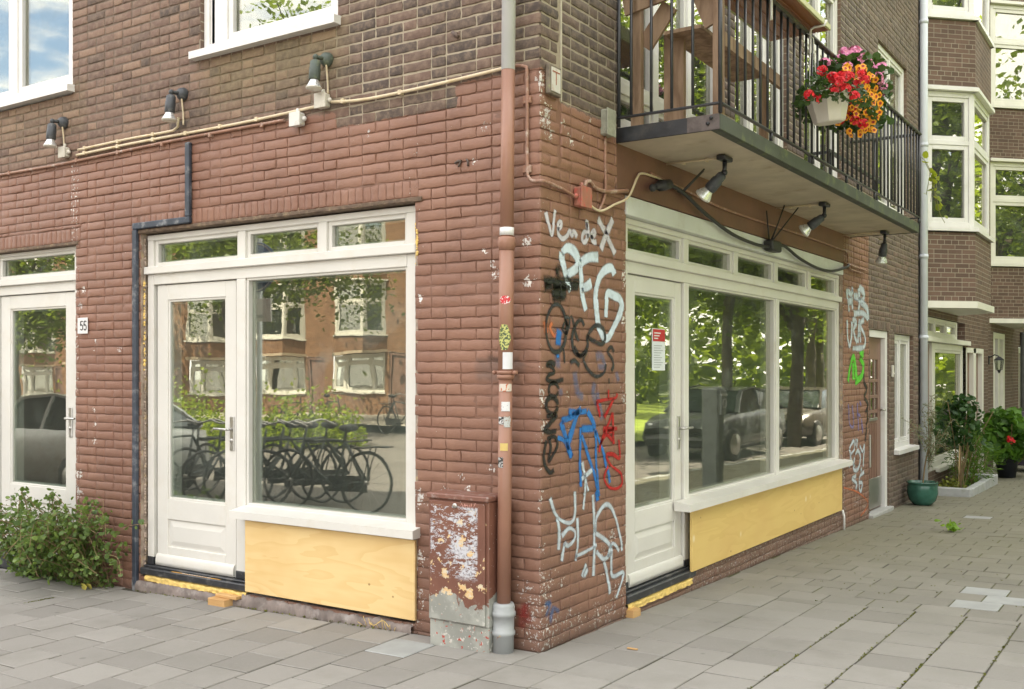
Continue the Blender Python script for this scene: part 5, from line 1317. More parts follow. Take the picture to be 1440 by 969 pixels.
# ------------------------------------------------------------------ the next houses along the right front
def frame_T(P, d, n):
    P, d, n = np.array(P, float), np.array(d, float), np.array(n, float)
    d /= np.linalg.norm(d); n /= np.linalg.norm(n)
    return lambda a, o, z: (P[0]+d[0]*a-n[0]*o, P[1]+d[1]*a-n[1]*o, z)
def bay(parent, faces, zs, mat, frmat, label=None, slab=True, depth=1.0):
    """faces: list of (T, length); zs: list of ('w'|'b', z0, z1)"""
    for T, L in faces:
        for kind, z0, z1 in zs:
            if kind == 'b': m = MB(T); m.add([(0, 0, z0), (L, 0, z0), (L, 0, z1), (0, 0, z1)], [(0, 1, 2, 3)]); m.build('bay_wall', mat, parent)
        for kind, z0, z1 in zs:
            if kind == 'w':
                f = window(parent, T, .01, L-.01, z0+.07, z1-.06, .02, rails=[(z0+(z1-z0)*.62, .06)], mat=frmat, jw=.07, cas=.06, mode='bay_window', sd=.04)
                h = MB(); tb(h, T, -.02, L+.02, -.05, .06, z1-.055, z1+.0, .004); h.build('head', frmat, f)
                v = MB(); v.T = T; v.add([(0, .16, z0), (L, .16, z0), (L, .16, z1), (0, .16, z1)], [(0, 1, 2, 3)]); v.T = TW; v.build('curtain', M_BLACKROOM, f)
def street_house(name, lb, y0, y1, fmat, frm, s=.54, front=1.12, top=9.2, bays=True):
    H = thing(name, lb, 'house', (0, y0, gz(0, y0)))
    yb = y0+.22
    TRR = TR
    return H, yb
ZS = [('b', 2.42, 3.34), ('w', 3.34, 5.28), ('b', 5.28, 6.17), ('w', 6.17, 8.1), ('b', 8.1, 9.2)]
def bay_faces(y, s, fl):
    return [(frame_T((0, y, 0), (1, 1, 0), (1, -1, 0)), s*math.sqrt(2)), (frame_T((s, y+s, 0), (0, 1, 0), (1, 0, 0)), fl), (frame_T((s, y+s+fl, 0), (-1, 1, 0), (1, 1, 0)), s*math.sqrt(2))]
def poly_slab(mb, pts, z0, z1):
    n = len(pts); mb.add([(x, y, z0) for x, y in pts]+[(x, y, z1) for x, y in pts], [tuple(range(n))[::-1], tuple(range(n, 2*n))]+[(i, (i+1) % n, n+(i+1) % n, n+i) for i in range(n)])
def shell(parent, mat, holes, y0, y1, top, x=0.0):
    m = MB(); cz = sorted({-.9, top}|{h[i] for h in holes for i in (2, 3)}); cy = sorted({y0, y1}|{h[i] for h in holes for i in (0, 1)})
    for a, b in zip(cy[:-1], cy[1:]):
        for c, d in zip(cz[:-1], cz[1:]):
            if any(h[0] < (a+b)/2 < h[1] and h[2] < (c+d)/2 < h[3] for h in holes): continue
            m.add([(x, a, c), (x, b, c), (x, b, d), (x, a, d)], [(0, 1, 2, 3)])
    for h in holes:                                              # reveals
        a, b, c, d = h; k = .14
        m.add([(x, a, c), (x-k, a, c), (x-k, a, d), (x, a, d)], [(0, 1, 2, 3)]); m.add([(x, b, c), (x-k, b, c), (x-k, b, d), (x, b, d)], [(0, 1, 2, 3)]); m.add([(x, a, d), (x-k, a, d), (x-k, b, d), (x, b, d)], [(0, 1, 2, 3)])
    return m.build('wall', mat, parent)
# first house: canted bay over a shop-like ground floor
H1 = thing('bay_house', 'brown brick house with white canted bay windows, next to the tall grey downpipe', 'house', (0, 9.42, -.2))
hol = [(9.52, 12.72, .12, 2.235), (12.80, 14.52, -.35, 1.86)]
shell(H1, M_FACD, hol, 9.42, 15.0, 9.2)
m = MB(); m.box(-.30, -.0, 9.405, 9.418, -.5, 9.2, 0); m.box(-8, -.3, 9.5, 15.0, 9.0, 9.2, 0); m.build('roof', M_ROOF, H1)
BF = bay_faces(9.66, .54, 1.35)
bay(H1, BF, ZS, M_FACD, M_UPWHITE)
P8 = [(-.01, 9.62), (.58, 10.18), (.58, 11.58), (-.01, 12.14)]
m = MB(); poly_slab(m, P8, 2.33, 2.419); m.build('bay_slab', M_FARWHITE, H1)
m = MB(); poly_slab(m, [(-.01, 9.62), (.58, 10.18), (.58, 11.58), (-.01, 12.14)], 9.2, 9.4); m.build('bay_roof', M_ROOF, H1)
window(H1, TR, 9.53, 12.15, 1.96, 2.225, .02, posts=[(9.95, .06), (10.5, .06), (11.3, .06)], mat=M_FARWHITE, sill=False, jw=.05, cas=.03)
m = MB(); tb(m, TR, 9.48, 12.95, -.05, .1, 1.885, 1.955, .004); m.build('ledge', M_FARWHITE, H1)
window(H1, TR, 10.44, 12.70, .14, 1.88, .03, mat=M_FARWHITE, jw=.09, cas=.04)
m = MB(); tb(m, TR, 9.53, 9.62, .02, .12, -.2, 1.88); tb(m, TR, 10.28, 10.43, .02, .12, -.2, 1.88); tb(m, TR, 9.62, 10.28, .05, .10, -.2, .12); f = m.build('door_frame', M_FARWHITE, H1)
m = MB(); tb(m, TR, 9.625, 9.72, .06, .10, .12, 1.86); tb(m, TR, 10.18, 10.275, .06, .10, .12, 1.86); tb(m, TR, 9.72, 10.18, .06, .10, .12, .5); tb(m, TR, 9.72, 10.18, .06, .10, 1.76, 1.86); d = m.build('door', M_DOORBROWN, H1); pane(d, TR, 9.72, 10.18, .5, 1.76, .08)
m = MB(); tb(m, TR, 12.72, 12.90, .0, .12, -.35, 1.86); tb(m, TR, 13.52, 13.75, .0, .12, -.35, 1.86); tb(m, TR, 14.38, 14.52, .0, .12, -.35, 1.86); tb(m, TR, 12.9, 14.38, .0, .12, 1.78, 1.86, .002); m.build('door_frame', M_FARWHITE, H1)
for a, b in ((12.905, 13.515), (13.755, 14.375)):
    m = MB(); tb(m, TR, a, b, .07, .11, -.35, 1.775)
    for k in range(7): tb(m, TR, a+.12, b-.12, .055, .07, .0+k*.24, .12+k*.24)
    m.build('door', M_DOORBROWN, H1)
void(H1, TR, 9.5, 12.75, -.2, 2.24, .3, 2.0)
# wall lantern
ln = thing('wall_lantern', 'small black carriage lantern on the brick between the house doors', 'lantern', TR(15.05, 0, 1.55))
m = MB(); tb(m, TR, 15.02, 15.08, -.02, -.001, 1.60, 1.75, .004); m.tube([TR(15.05, -.01, 1.72), TR(15.05, -.10, 1.77), TR(15.05, -.17, 1.74)], .010, 7); m.build('bracket', M_IRON, ln)
c = np.array(TR(15.05, -.17, 1.50)); m = MB(); m.lathe([(0, .24), (.02, .235), (.075, .19), (.085, .17), (.0, .17)], tuple(c), (0, 0, 1), 6, False); m.lathe([(0, -.06), (.012, -.05), (.03, -.012), (.045, 0), (.05, .0), (0, .012)], tuple(c), (0, 0, 1), 6, False)
for k in range(6):
    a = PI/3*k; m.tube([(c[0]+.05*math.cos(a), c[1]+.05*math.sin(a), c[2]), (c[0]+.075*math.cos(a), c[1]+.075*math.sin(a), c[2]+.17)], .005, 5)
m.build('cage', M_IRON, ln)
m = MB(); m.lathe([(.044, .005), (.068, .168)], tuple(c), (0, 0, 1), 6, False); m.build('lantern_glass', M_GLASS, ln)
# second house
H2 = thing('bay_house', 'second brown house with cream framed bay window, at the right edge beyond the lantern', 'house', (0, 15.0, -.3))
shell(H2, M_FACD, [(15.60, 17.05, -.4, 2.2), (19.0, 21.0, -.4, 2.0)], 15.0, 22.0, 9.2)
m = MB(); m.box(-8, -.3, 15.0, 22.0, 9.0, 9.2, 0); m.build('roof', M_ROOF, H2)
bay(H2, bay_faces(15.22, .95, 1.2), ZS, M_FACD, M_FARWHITE)
m = MB(); poly_slab(m, [(-.01, 15.16), (1.0, 16.15), (1.0, 17.39), (-.01, 18.38)], 2.34, 2.42); m.build('bay_slab', M_FARWHITE, H2)
m = MB(); poly_slab(m, [(-.01, 15.16), (1.0, 16.15), (1.0, 17.39), (-.01, 18.38)], 9.2, 9.4); m.build('bay_roof', M_ROOF, H2)
m = MB(); tb(m, TR, 15.61, 15.80, .0, .12, -.4, 2.19); tb(m, TR, 16.85, 17.04, .0, .12, -.4, 2.19); tb(m, TR, 15.8, 16.85, .0, .12, 2.08, 2.19); tb(m, TR, 16.2, 16.35, .002, .12, -.4, 2.08); m.build('door_frame', M_FARWHITE, H2)
m = MB(); tb(m, TR, 15.805, 16.195, .06, .10, -.4, .5); tb(m, TR, 16.355, 16.845, .05, .10, -.4, 2.075); d = m.build('door', M_FARWHITE, H2); pane(d, TR, 15.805, 16.195, .5, 2.07, .07)
window(H2, TR, 19.02, 20.98, .4, 1.98, .03, posts=[(20, .08)], mat=M_FARWHITE)
void(H2, TR, 15.6, 17.05, -.4, 2.2, .3, 1.2); void(H2, TR, 19.0, 21.0, -.4, 2.0, .3, 1.2)
m = MB(); m.tube([(.05, 19.3, -.4), (.05, 19.3, 2.3)], .05, 10); m.build('downpipe', plain('old_pipe', (.10, .10, .10), .6), H2)
# third, plain, closing the street
H3 = thing('corner_house', 'distant brown brick house beyond the second bay, at the far end of the pavement', 'house', (0, 22.0, -.4))
shell(H3, M_FACD, [(23.0, 24.6, .4, 2.0), (26.0, 27.6, .4, 2.0), (23.0, 24.6, 3.4, 5.2), (26, 27.6, 3.4, 5.2)], 22.0, 40.0, 9.2)
for a, b, c, d in ((23.0, 24.6, .4, 2.0), (26.0, 27.6, .4, 2.0), (23.0, 24.6, 3.4, 5.2), (26, 27.6, 3.4, 5.2)): window(H3, TR, a+.01, b-.01, c+.01, d-.01, .03, posts=[((a+b)/2, .08)], mat=M_FARWHITE); void(H3, TR, a, b, c, d, .3, 1.0)
m = MB(); m.box(-8, -.3, 22.0, 40.0, 9.0, 9.2, 0); m.build('roof', M_ROOF, H3)

# ------------------------------------------------------------------ plants on the pavement
M_BUSH = mat_leaf('bramble_leaf', (.045, .09, .03), (.20, .29, .075), .38)
M_STEM = plain('twig', (.20, .14, .07), .8, .2, 12)
M_OLIVE = mat_leaf('olive_leaf', (.10, .13, .08), (.24, .28, .17), .25)
M_CITRUS = mat_leaf('citrus_leaf', (.012, .04, .012), (.05, .12, .025), .3)
M_LAUREL = mat_leaf('laurel_leaf', (.03, .075, .012), (.14, .26, .03), .4)
M_SOIL = plain('soil', (.05, .035, .025), .95, .3, 20, bump=.6)
def bush():
    g = random.Random(77); base = (-4.25, -.20, gz(-4.2, -.2))
    t = thing('bramble_bush', 'leafy green bush growing against the brick pier left of the blue duct', 'bush', base)
    ms = MB(); ml = MB()
    for k in range(140):
        x0 = g.uniform(-4.80, -3.60); top = .66*(1-((x0+4.2)/.95)**2*.55)*g.uniform(.5, 1.08)
        p0 = np.array((x0, g.uniform(-.12, -.02), gz(x0, 0)-.02)); dx, dy = g.gauss(0, .22), -abs(g.gauss(.16, .17))
        p2 = p0+np.array((dx, dy, top)); p1 = p0*.5+p2*.5+np.array((g.gauss(0, .05), -.02, .10*g.random()+.05)); p3 = p2+np.array((g.gauss(0, .12)+dx*.3, -abs(g.gauss(.03, .06)), g.uniform(-.20, .02)))
        q = spline([p0, p1, p2, p3], .04)
        q = [p for p in q if p[1] < -.006]
        if len(q) < 3: continue
        ms.tube([tuple(p) for p in q], .0024, 4, False)
        for i, p in enumerate(q):
            if i < 2: continue
            for j in range(g.choice((1, 2, 2, 3))):
                c = p+np.array((g.gauss(0, .032), g.gauss(-.012, .025), g.gauss(0, .028)))
                if c[1] > -.01: c[1] = -.012
                leaf(ml, tuple(c), g.uniform(.010, .023), g, 7, .82, .2)
    # one long shoot across the door frame and some in front
    for pts in ([(-3.62, -.10, .2), (-3.48, -.12, .33), (-3.36, -.10, .40), (-3.25, -.09, .42)], [(-3.6, -.14, .12), (-3.5, -.2, .24), (-3.42, -.2, .20)], [(-4.4, -.3, .2), (-4.35, -.5, .16), (-4.2, -.6, .02)], [(-4.7, -.2, .4), (-4.9, -.35, .35), (-5.05, -.4, .1)]):
        q = spline([np.array(p) for p in pts], .04); ms.tube([tuple(p) for p in q], .0025, 4, False)
        for p in q[1:]:
            for j in range(2): leaf(ml, tuple(p+np.array((g.gauss(0, .02), g.gauss(0, .02), g.gauss(0, .02)))), g.uniform(.012, .026), g, 7, .82)
    ms.build('stems', M_STEM, t); ml.build('leaves', M_BUSH, t)
bush()
# olive in a green pot
po = thing('potted_olive', 'thin olive tree in a glazed green pot by the grey downpipe', 'potted plant', (.22, 8.46, gz(.22, 8.46)))
z = gz(.22, 8.46); c = (.22, 8.46, z)
m = MB(); m.lathe([(0, 0), (.10, 0), (.155, .06), (.18, .15), (.175, .24), (.17, .265), (.185, .27), (.185, .285), (.16, .285), (.155, .25), (0, .245)], c, (0, 0, 1), 28); m.build('pot', plain('green_glaze', (.035, .115, .085), .18, .25, 6, bump=.05), po)
m = MB(); m.lathe([(.156, .246), (.0, .25)], c, (0, 0, 1), 16); m.build('soil', M_SOIL, po)
g = random.Random(3); ms = MB(); ml = MB(); tr0 = [np.array((.22, 8.46, z+.2)), np.array((.25, 8.47, z+.5)), np.array((.30, 8.48, z+.75))]
ms.tube([tuple(p) for p in spline(tr0, .05)], .009, 6)
for k in range(26):
    p0 = tr0[2]+np.array((0, 0, g.uniform(-.3, .06))); p2 = p0+np.array((g.gauss(-.04, .16), g.gauss(0, .16), g.uniform(.05, .6))); q = spline([p0, (p0+p2)/2+np.array((0, 0, .04)), p2, p2+np.array((g.gauss(0, .08), g.gauss(0, .08), -.08))], .03); ms.tube([tuple(p) for p in q], .0022, 4, False)
    for p in q:
        for j in range(2):
            d = Vector((g.gauss(0, 1), g.gauss(0, 1), g.gauss(.1, .6))).normalized(); t = d.cross(Vector((g.gauss(0, 1), g.gauss(0, 1), 1))).normalized(); L = g.uniform(.025, .05); a = Vector(p); w = L*.16
            ml.add([tuple(a), tuple(a+d*L*.5+t*w), tuple(a+d*L), tuple(a+d*L*.5-t*w)], [(0, 1, 2, 3)])
ms.build('trunk', M_STEM, po); ml.build('leaves', M_OLIVE, po)
# planted bed with kerb stones
bd = thing('planter_bed', 'low planting bed edged with grey kerb stones in front of the next house', 'planter', (.3, 10.8, gz(.3, 10.8)))
M_KERB = plain('kerb_stone', (.37, .38, .38), .8, .12, 6, bump=.35, dirt=(.22, .24, .16), dscale=5, damt=.6)
m = MB(); zz = gz(.3, 10.8)-.03; m.box(.02, .56, 9.70, 9.80, zz-.05, zz+.16, .01); m.box(.47, .57, 9.803, 10.9, zz-.05, zz+.155, .01); m.box(.47, .57, 10.905, 12.0, zz-.05, zz+.16, .01); m.box(.02, .465, 11.9, 12.0, zz-.05, zz+.155, .01); m.build('kerb', M_KERB, bd)
m = MB(); m.box(.02, .469, 9.802, 11.898, zz-.05, zz+.09, 0); m.build('soil', M_SOIL, bd)
def shrub(name, lb, cat, c, rx, ry, h, n, mt, seed, lr=(.03, .06), long=False, stems=10, base=0.0):
    g = random.Random(seed); t = thing(name, lb, cat, c); ms = MB(); ml = MB(); c = np.array(c)
    for k in range(stems):
        e = c+np.array((g.gauss(0, rx*.5), g.gauss(0, ry*.5), base+(h-base)*g.uniform(.5, .95))); ms.tube([tuple(c+np.array((g.gauss(0, .03), g.gauss(0, .03), 0))), tuple((c+e)/2+np.array((g.gauss(0, .03), g.gauss(0, .03), .03))), tuple(e)], .005, 5, False)
    for i in range(n):
        a = g.uniform(0, 2*PI); r = math.sqrt(g.random()); zq = g.random(); prof = .55+.6*math.sin(PI*min(1, zq*1.02+.05)); 
        lump = .75+.35*math.sin(a*3+zq*5+seed)
        p = c+np.array((math.cos(a)*r*rx*prof*lump, math.sin(a)*r*ry*prof*lump, base+(h-base)*zq+g.gauss(0, .03)))
        L = g.uniform(*lr)
        if long:
            d = Vector((p[0]-c[0]+g.gauss(0, .1), p[1]-c[1]+g.gauss(0, .1), g.gauss(.1, .15))).normalized(); tt = d.cross(Vector((g.gauss(0, .4), g.gauss(0, .4), 1))).normalized(); a_ = Vector(p); w = L*.18
            ml.add([tuple(a_), tuple(a_+d*L*.8+tt*w), tuple(a_+d*L*1.8-Vector((0, 0, L*.4))), tuple(a_+d*L*.8-tt*w)], [(0, 1, 2, 3)])
        else: leaf(ml, tuple(p), L, g, 6, .7)
    ms.build('stems', M_STEM, t); ml.build('leaves', mt, t); return t
shrub('laurel_shrub', 'bushy yellow-green shrub filling the kerbed bed', 'shrub', (.34, 11.05, zz+.08), .30, .85, .78, 2200, M_LAUREL, 5, (.03, .06), True, 14)
ct = shrub('citrus_tree', 'small dark leaved tree tied to a thin stake in the kerbed bed', 'young tree', (.36, 10.15, zz+.08), .34, .46, 1.25, 420, M_CITRUS, 8, (.03, .055), False, 8, .62)
m = MB(); m.tube([(.36, 10.15, zz+.05), (.37, 10.16, zz+.75)], .011, 6); m.build('trunk', M_STEM, ct)
m = MB(); m.tube([(.34, 10.12, zz+.05), (.36, 10.13, zz+.72)], .009, 6); m.build('stake', plain('bamboo_stake', (.52, .38, .2), .6), ct)
shrub('ground_plant', 'low yellow-green ground plant at the front of the kerbed bed', 'plant', (.25, 9.98, zz+.08), .2, .16, .12, 220, mat_leaf('sedum_leaf', (.12, .14, .02), (.26, .28, .05), .3), 4, (.015, .03), False, 2)
gp = shrub('geranium_plant', 'large green plant with a red bloom in a black pot beyond the kerbed bed', 'potted plant', (.52, 13.3, gz(.5, 13.3)), .50, .75, 1.05, 900, mat_leaf('broad_leaf', (.035, .09, .015), (.12, .25, .035), .35), 12, (.05, .09), False, 12, .3)
m = MB(); m.lathe([(0, 0), (.13, 0), (.17, .28), (.185, .285), (.185, .31), (.16, .31), (0, .28)], (.52, 13.3, gz(.5, 13.3)), (0, 0, 1), 20); m.build('pot', plain('black_pot', (.018, .022, .028), .45), gp)
m = MB()
for k in range(1):
    for j in range(14): floret(m, (.62+.12*k+random.Random(j+k).gauss(0, .02), 12.95+.1*k+random.Random(j*3+k).gauss(0, .02), gz(.5, 13)+.62-.05*k+random.Random(j*5).gauss(0, .02)), .03, (1, -1, .3), 5)
m.build('bloom', M_RED, gp)
# covered barbecue
bq = thing('covered_barbecue', 'dark fabric cover over a barbecue at the right edge behind the geranium', 'barbecue', (.62, 15.0, gz(.6, 15)))
m = MB(); zb = gz(.6, 15); P_ = []
for zq, w in ((.12, .36), (.5, .37), (.82, .36), (.95, .30), (1.02, .18)):
    for k in range(14): 
        a = 2*PI*k/14; q = 1+.05*math.sin(5*a+zq*9); P_.append((.62+math.copysign(abs(math.cos(a))**.6, math.cos(a))*w*q*.8, 15.0+math.copysign(abs(math.sin(a))**.6, math.sin(a))*w*q*1.3, zb+zq))
m.add(P_, [(i*14+k, i*14+(k+1) % 14, (i+1)*14+(k+1) % 14, (i+1)*14+k) for i in range(4) for k in range(14)], True); m.add(P_[-14:], [tuple(range(14))]); m.build('cover', plain('cover_fabric', (.035, .028, .042), .6, .2, 9, bump=.3, bscale=20), bq)
m = MB()
for a, b in ((.4, 14.65), (.84, 14.65), (.4, 15.35), (.84, 15.35)): m.tube([(a, b, zb), (a, b, zb+.16)], .02, 8)
m.build('leg', M_IRON, bq)
# fallen leaf clump
m = MB(); g = random.Random(9); zl = gz(.97, 6.08)
for k in range(26): leaf(m, (.97+g.gauss(0, .05), 6.08+g.gauss(0, .05), zl+.02+abs(g.gauss(0, .035))), g.uniform(.02, .045), g, 7, .8)
tag(m.build('fallen_leaves', mat_leaf('fresh_leaf', (.12, .24, .02), (.26, .42, .04), .4)), 'small clump of bright green leaves lying on the right pavement', 'leaves')
m = MB(); leaf(m, (-3.72, -.22, gz(-3.7, -.2)+.02), .05, random.Random(2), 8, .6); leaf(m, (-3.68, -.2, gz(-3.7, -.2)+.022), .04, random.Random(6), 8, .7)
tag(m.build('yellow_leaf', plain('yellowed_leaf', (.45, .40, .08), .6)), 'yellowed leaf lying at the foot of the bramble bush', 'leaf')
m = MB(); m.box(.36, .42, .30, .315, .006, .012, .001); tag(m.build('wood_chip', M_TIMBER), 'tiny wood chip on the pavement below the right front', 'wood chip')
# ------------------------------------------------------------------ what the windows mirror: the street behind the viewer
M_TRUNK = plain('bark', (.10, .08, .06), .9, .3, 8, bump=.8, bscale=14)
M_TREE = mat_leaf('elm_leaf', (.055, .095, .012), (.235, .31, .035), .45)
def make_tree(seed, H, R, n, lb):
    g = random.Random(seed); t = proto('street_tree', lb, 'tree', 'street trees seen in the glass'); mt = MB(); ml = MB(); ends = []
    q = spline([np.array((0, 0, -.4)), np.array((.1, .05, H*.22)), np.array((-.05, .1, H*.45)), np.array((.1, 0, H*.8))], .4)
    mt.tube([tuple(p) for p in q], [.17*(1-.8*i/len(q))+.02 for i in range(len(q))], 9)
    for k in range(15):
        z = H*g.uniform(.25, .75); a = g.uniform(0, 2*PI)+k; L = R*g.uniform(.6, 1.05)*(1.1-abs(z/H-.5)); e = np.array((math.cos(a)*L, math.sin(a)*L, z+g.uniform(.5, 2.4))); s0 = np.array((0, 0, z))
        m_ = (s0+e)/2+np.array((g.gauss(0, .3), g.gauss(0, .3), .4)); qq = spline([s0, m_, e], .4); mt.tube([tuple(p) for p in qq], [.09*(1-.75*i/len(qq))+.01 for i in range(len(qq))], 6, False)
        for p in qq[2:]: ends.append(p)
        for j in range(3):
            e2 = e+np.array((g.gauss(0, 1), g.gauss(0, 1), g.gauss(.2, .8))); mt.tube([tuple(m_), tuple(e2)], [.035, .008], 5, False); ends += [e2, (m_+e2)/2]
    for i in range(n):
        c = ends[int(g.random()*len(ends))]+np.array((g.gauss(0, .62), g.gauss(0, .62), g.gauss(-.1, .5)))
        leaf(ml, tuple(c), g.uniform(.055, .105), g, 4, .75, .1)
    mt.build('trunk', M_TRUNK, t); ml.build('crown', M_TREE, t); return t
t1 = make_tree(1, 12.5, 4.3, 20000, 'leafy street tree across the road, mirrored in the shop windows or added unseen for shade'); t2 = make_tree(2, 10.5, 3.6, 15000, t1['label'])
TS = [(-18.9, -14.2, 1, .1, .95), (-29.5, -14.4, 2, 1.4, 1.0), (-40, -14.2, 1, 2.2, 1.0),
      (9.4, -1.0, 1, .7, 1.0), (10.5, 8.0, 2, 2.7, 1.15), (7.6, -7.5, 1, 4.4, .95), (5.9, 18.2, 1, .5, .95), (4.9, 19.9, 2, 1.9, 1.05), (14.5, 30.0, 2, 5.1, 1.3), (9.5, 36.0, 1, 2.8, 1.15), (19.5, 20.5, 1, .9, 1.2), (19.5, 4.0, 2, 2.0, .9), (12.0, 46.0, 2, 1.0, 1.4), (20.0, 40.0, 1, 3.0, 1.3), (24, 10, 1, 3.9, 1.15), (17, 13.0, 2, 1.1, 1.2), (26, 30, 2, .4, 1.4), (5.0, 44.0, 1, 1.5, 1.1)]  # first three trees stand out of view, added to block sky light
used = set()
for x, y, k, rz, s in TS:
    src = t1 if k == 1 else t2; o = src if k not in used else copy_tree(src); used.add(k); place(o, (x, y, gz(x, y)-.1), rz, None, None, s)
# far woodland of the park closing the view
g = random.Random(50); m = MB()
for i in range(16000):
    a = g.uniform(.05, 1.45); r = g.uniform(46, 60); leaf(m, (r*math.sin(a)*1.0, r*math.cos(a)+4, abs(g.gauss(0, 4.2))-.8), g.uniform(.22, .5), g, 4, .8, .1)
tag(m.build('park_woodland', M_TREE), 'dense mass of park trees far down the street, seen only mirrored', 'woodland', None, 'stuff')
m = MB()
for i in range(12000):
    a = g.uniform(0, 1); cx_, cy_, rr = ((-15.2, -10.0, 1.5), (-17.2, -11.0, 1.4), (-13.4, -11.5, 1.3), (-24.5, -10.2, 1.5), (-18.6, -9.6, 1.2))[i % 5]
    b = g.uniform(0, 2*PI); r = rr*math.sqrt(a); leaf(m, (cx_+math.cos(b)*r*1.3, cy_+math.sin(b)*r*.6, gz(cx_, cy_)-.1+abs(g.gauss(0, .5))*(1.2-.5*a)), g.uniform(.03, .065), g, 4, .8)
tag(m.build('hedge', mat_leaf('sunny_hedge', (.10, .17, .012), (.34, .42, .04), .4)), 'sunlit hedge of shrubs by the far pavement, mirrored in the left windows', 'hedge', None, 'stuff')
# row houses across the road
def row_house():
    t = proto('row_house', 'red-brown brick row house with white bay windows across the road, mirrored in the left windows', 'house', 'row houses across the road')
    T = lambda a, o, z: (a, -o, z); W = 3.6
    hol = [(.30, 2.55, .82, 2.02), (2.72, 3.45, -.1, 2.05)]
    m = MB(); cz = sorted({-.8, 9.2}|{h[i] for h in hol for i in (2, 3)}); cy = sorted({0, W}|{h[i] for h in hol for i in (0, 1)})
    for a, b in zip(cy[:-1], cy[1:]):
        for c, d in zip(cz[:-1], cz[1:]):
            if any(h[0] < (a+b)/2 < h[1] and h[2] < (c+d)/2 < h[3] for h in hol): continue
            m.add([(a, 0, c), (b, 0, c), (b, 0, d), (a, 0, d)], [(0, 1, 2, 3)])
    m.build('wall', M_FACR, t)
    m = MB(); m.box(0, W, -7, -.2, 9.0, 9.2, 0); m.box(-.02, W+.02, -.2, .25, 9.2, 9.35, 0); m.build('roof', M_ROOF, t)
    window(t, T, .31, 2.54, .83, 2.01, .04, posts=[(.95, .09), (1.95, .09)], rails=[(1.72, .07)], mat=M_FARWHITE, jw=.08, cas=.05)
    m = MB(); m.box(.3, 2.55, -.5, -.45, .8, 2.05, 0); m.build('curtain', M_BLACKROOM, t)
    m = MB(); tb(m, T, 2.72, 2.80, .02, .12, -.1, 2.05); tb(m, T, 3.37, 3.45, .02, .12, -.1, 2.05); tb(m, T, 2.80, 3.37, .02, .12, 1.95, 2.05); tb(m, T, 2.80, 3.37, .06, .1, -.1, 1.95); m.build('door', M_DOORBROWN, t)
    s, fl, x0 = .55, 1.30, .25
    fc = [(frame_T((x0, 0, 0), (1, 1, 0), (-1, 1, 0)), s*math.sqrt(2)), (frame_T((x0+s, s, 0), (1, 0, 0), (0, 1, 0)), fl), (frame_T((x0+s+fl, s, 0), (1, -1, 0), (1, 1, 0)), s*math.sqrt(2))]
    zs = [('b', 2.12, 2.62), ('w', 2.62, 4.42), ('b', 4.42, 5.22), ('w', 5.22, 7.0), ('b', 7.0, 8.9)]
    bay(t, fc, zs, M_FACR, M_FARWHITE)
    m = MB(); pts = [(x0-.03, 0), (x0+s-.02, s+.04), (x0+s+fl+.02, s+.04), (x0+2*s+fl+.03, 0)]; poly_slab(m, pts, 2.03, 2.119); poly_slab(m, pts, 8.9, 9.0); m.build('bay_slab', plain('stone_band', (.45, .36, .26), .8, .1), t)
    return t
rh = row_house()
for k in range(13):
    o = rh if k == 0 else copy_tree(rh); place(o, (-6.5-3.6*k, -20.0, gz(-6.5-3.6*k, -20)+.05), 0)
# bicycles at the kerb
def bicycle(lb):
    t = proto('bicycle', lb, 'bicycle', 'bicycles parked along the kerb'); Rw = .34
    for x in (0, 1.08):
        m = MB(); m.tube([(x+Rw*math.cos(a), 0, Rw+Rw*math.sin(a)) for a in [2*PI*i/28 for i in range(29)]], .018, 8, False); w = m.build('wheel', M_IRON, t)
        s = MB()
        for i in range(14): s.tube([(x, .01*(-1)**i, Rw), (x+Rw*math.cos(i*.449), 0, Rw+Rw*math.sin(i*.449))], .0016, 4, False)
        s.tube([(x, -.04, Rw), (x, .04, Rw)], .02, 8); s.build('spokes', M_STEEL, w)
    m = MB(); bb = (.45, 0, .28); st = (.30, 0, .80); hd = (.86, 0, .86)
    for p, q in ((bb, st), (bb, (.88, 0, .62)), (st, (.87, 0, .80)), ((0, .04, Rw), st), ((0, .04, Rw), bb), ((0, -.04, Rw), bb), ((0, -.04, Rw), st), ((.84, 0, .95), (.90, 0, .60)), ((.90, .04, .60), (1.08, .04, Rw)), ((.90, -.04, .60), (1.08, -.04, Rw))): m.tube([p, q], .016, 7)
    m.build('frame', plain('bike_paint', (.06, .075, .08), .3), t)
    m = MB(); m.tube([tuple(x) for x in spline([np.array(p) for p in ((.62, .28, .98), (.80, .25, 1.04), (.84, 0, 1.0), (.80, -.25, 1.04), (.62, -.28, .98))], .05)], .012, 7); m.build('handlebar', M_STEEL, t)
    m = MB(); m.tube([(.30, 0, .80), (.28, 0, .93)], .013, 6); m.ball((.24, 0, .96), .12, 10, 6, (1.1, .75, .4)); m.build('saddle', M_CABLE, t)
    m = MB(); m.box(-.32, .18, -.07, .07, .73, .745, .003); m.tube([(0, .05, Rw), (-.1, .06, .73)], .008, 5); m.tube([(0, -.05, Rw), (-.1, -.06, .73)], .008, 5); m.build('rack', M_IRON, t)
    m = MB(); m.tube([(.45, -.14, .28), (.45, -.03, .28), (.45, .03, .28), (.45, .14, .28)], .02, 6); m.box(.02, .55, .045, .06, .22, .40, .01); m.build('chain_case', M_CABLE, t)
    return t
bk_ = bicycle('dark city bicycle parked at the kerb, mirrored in the large left window')
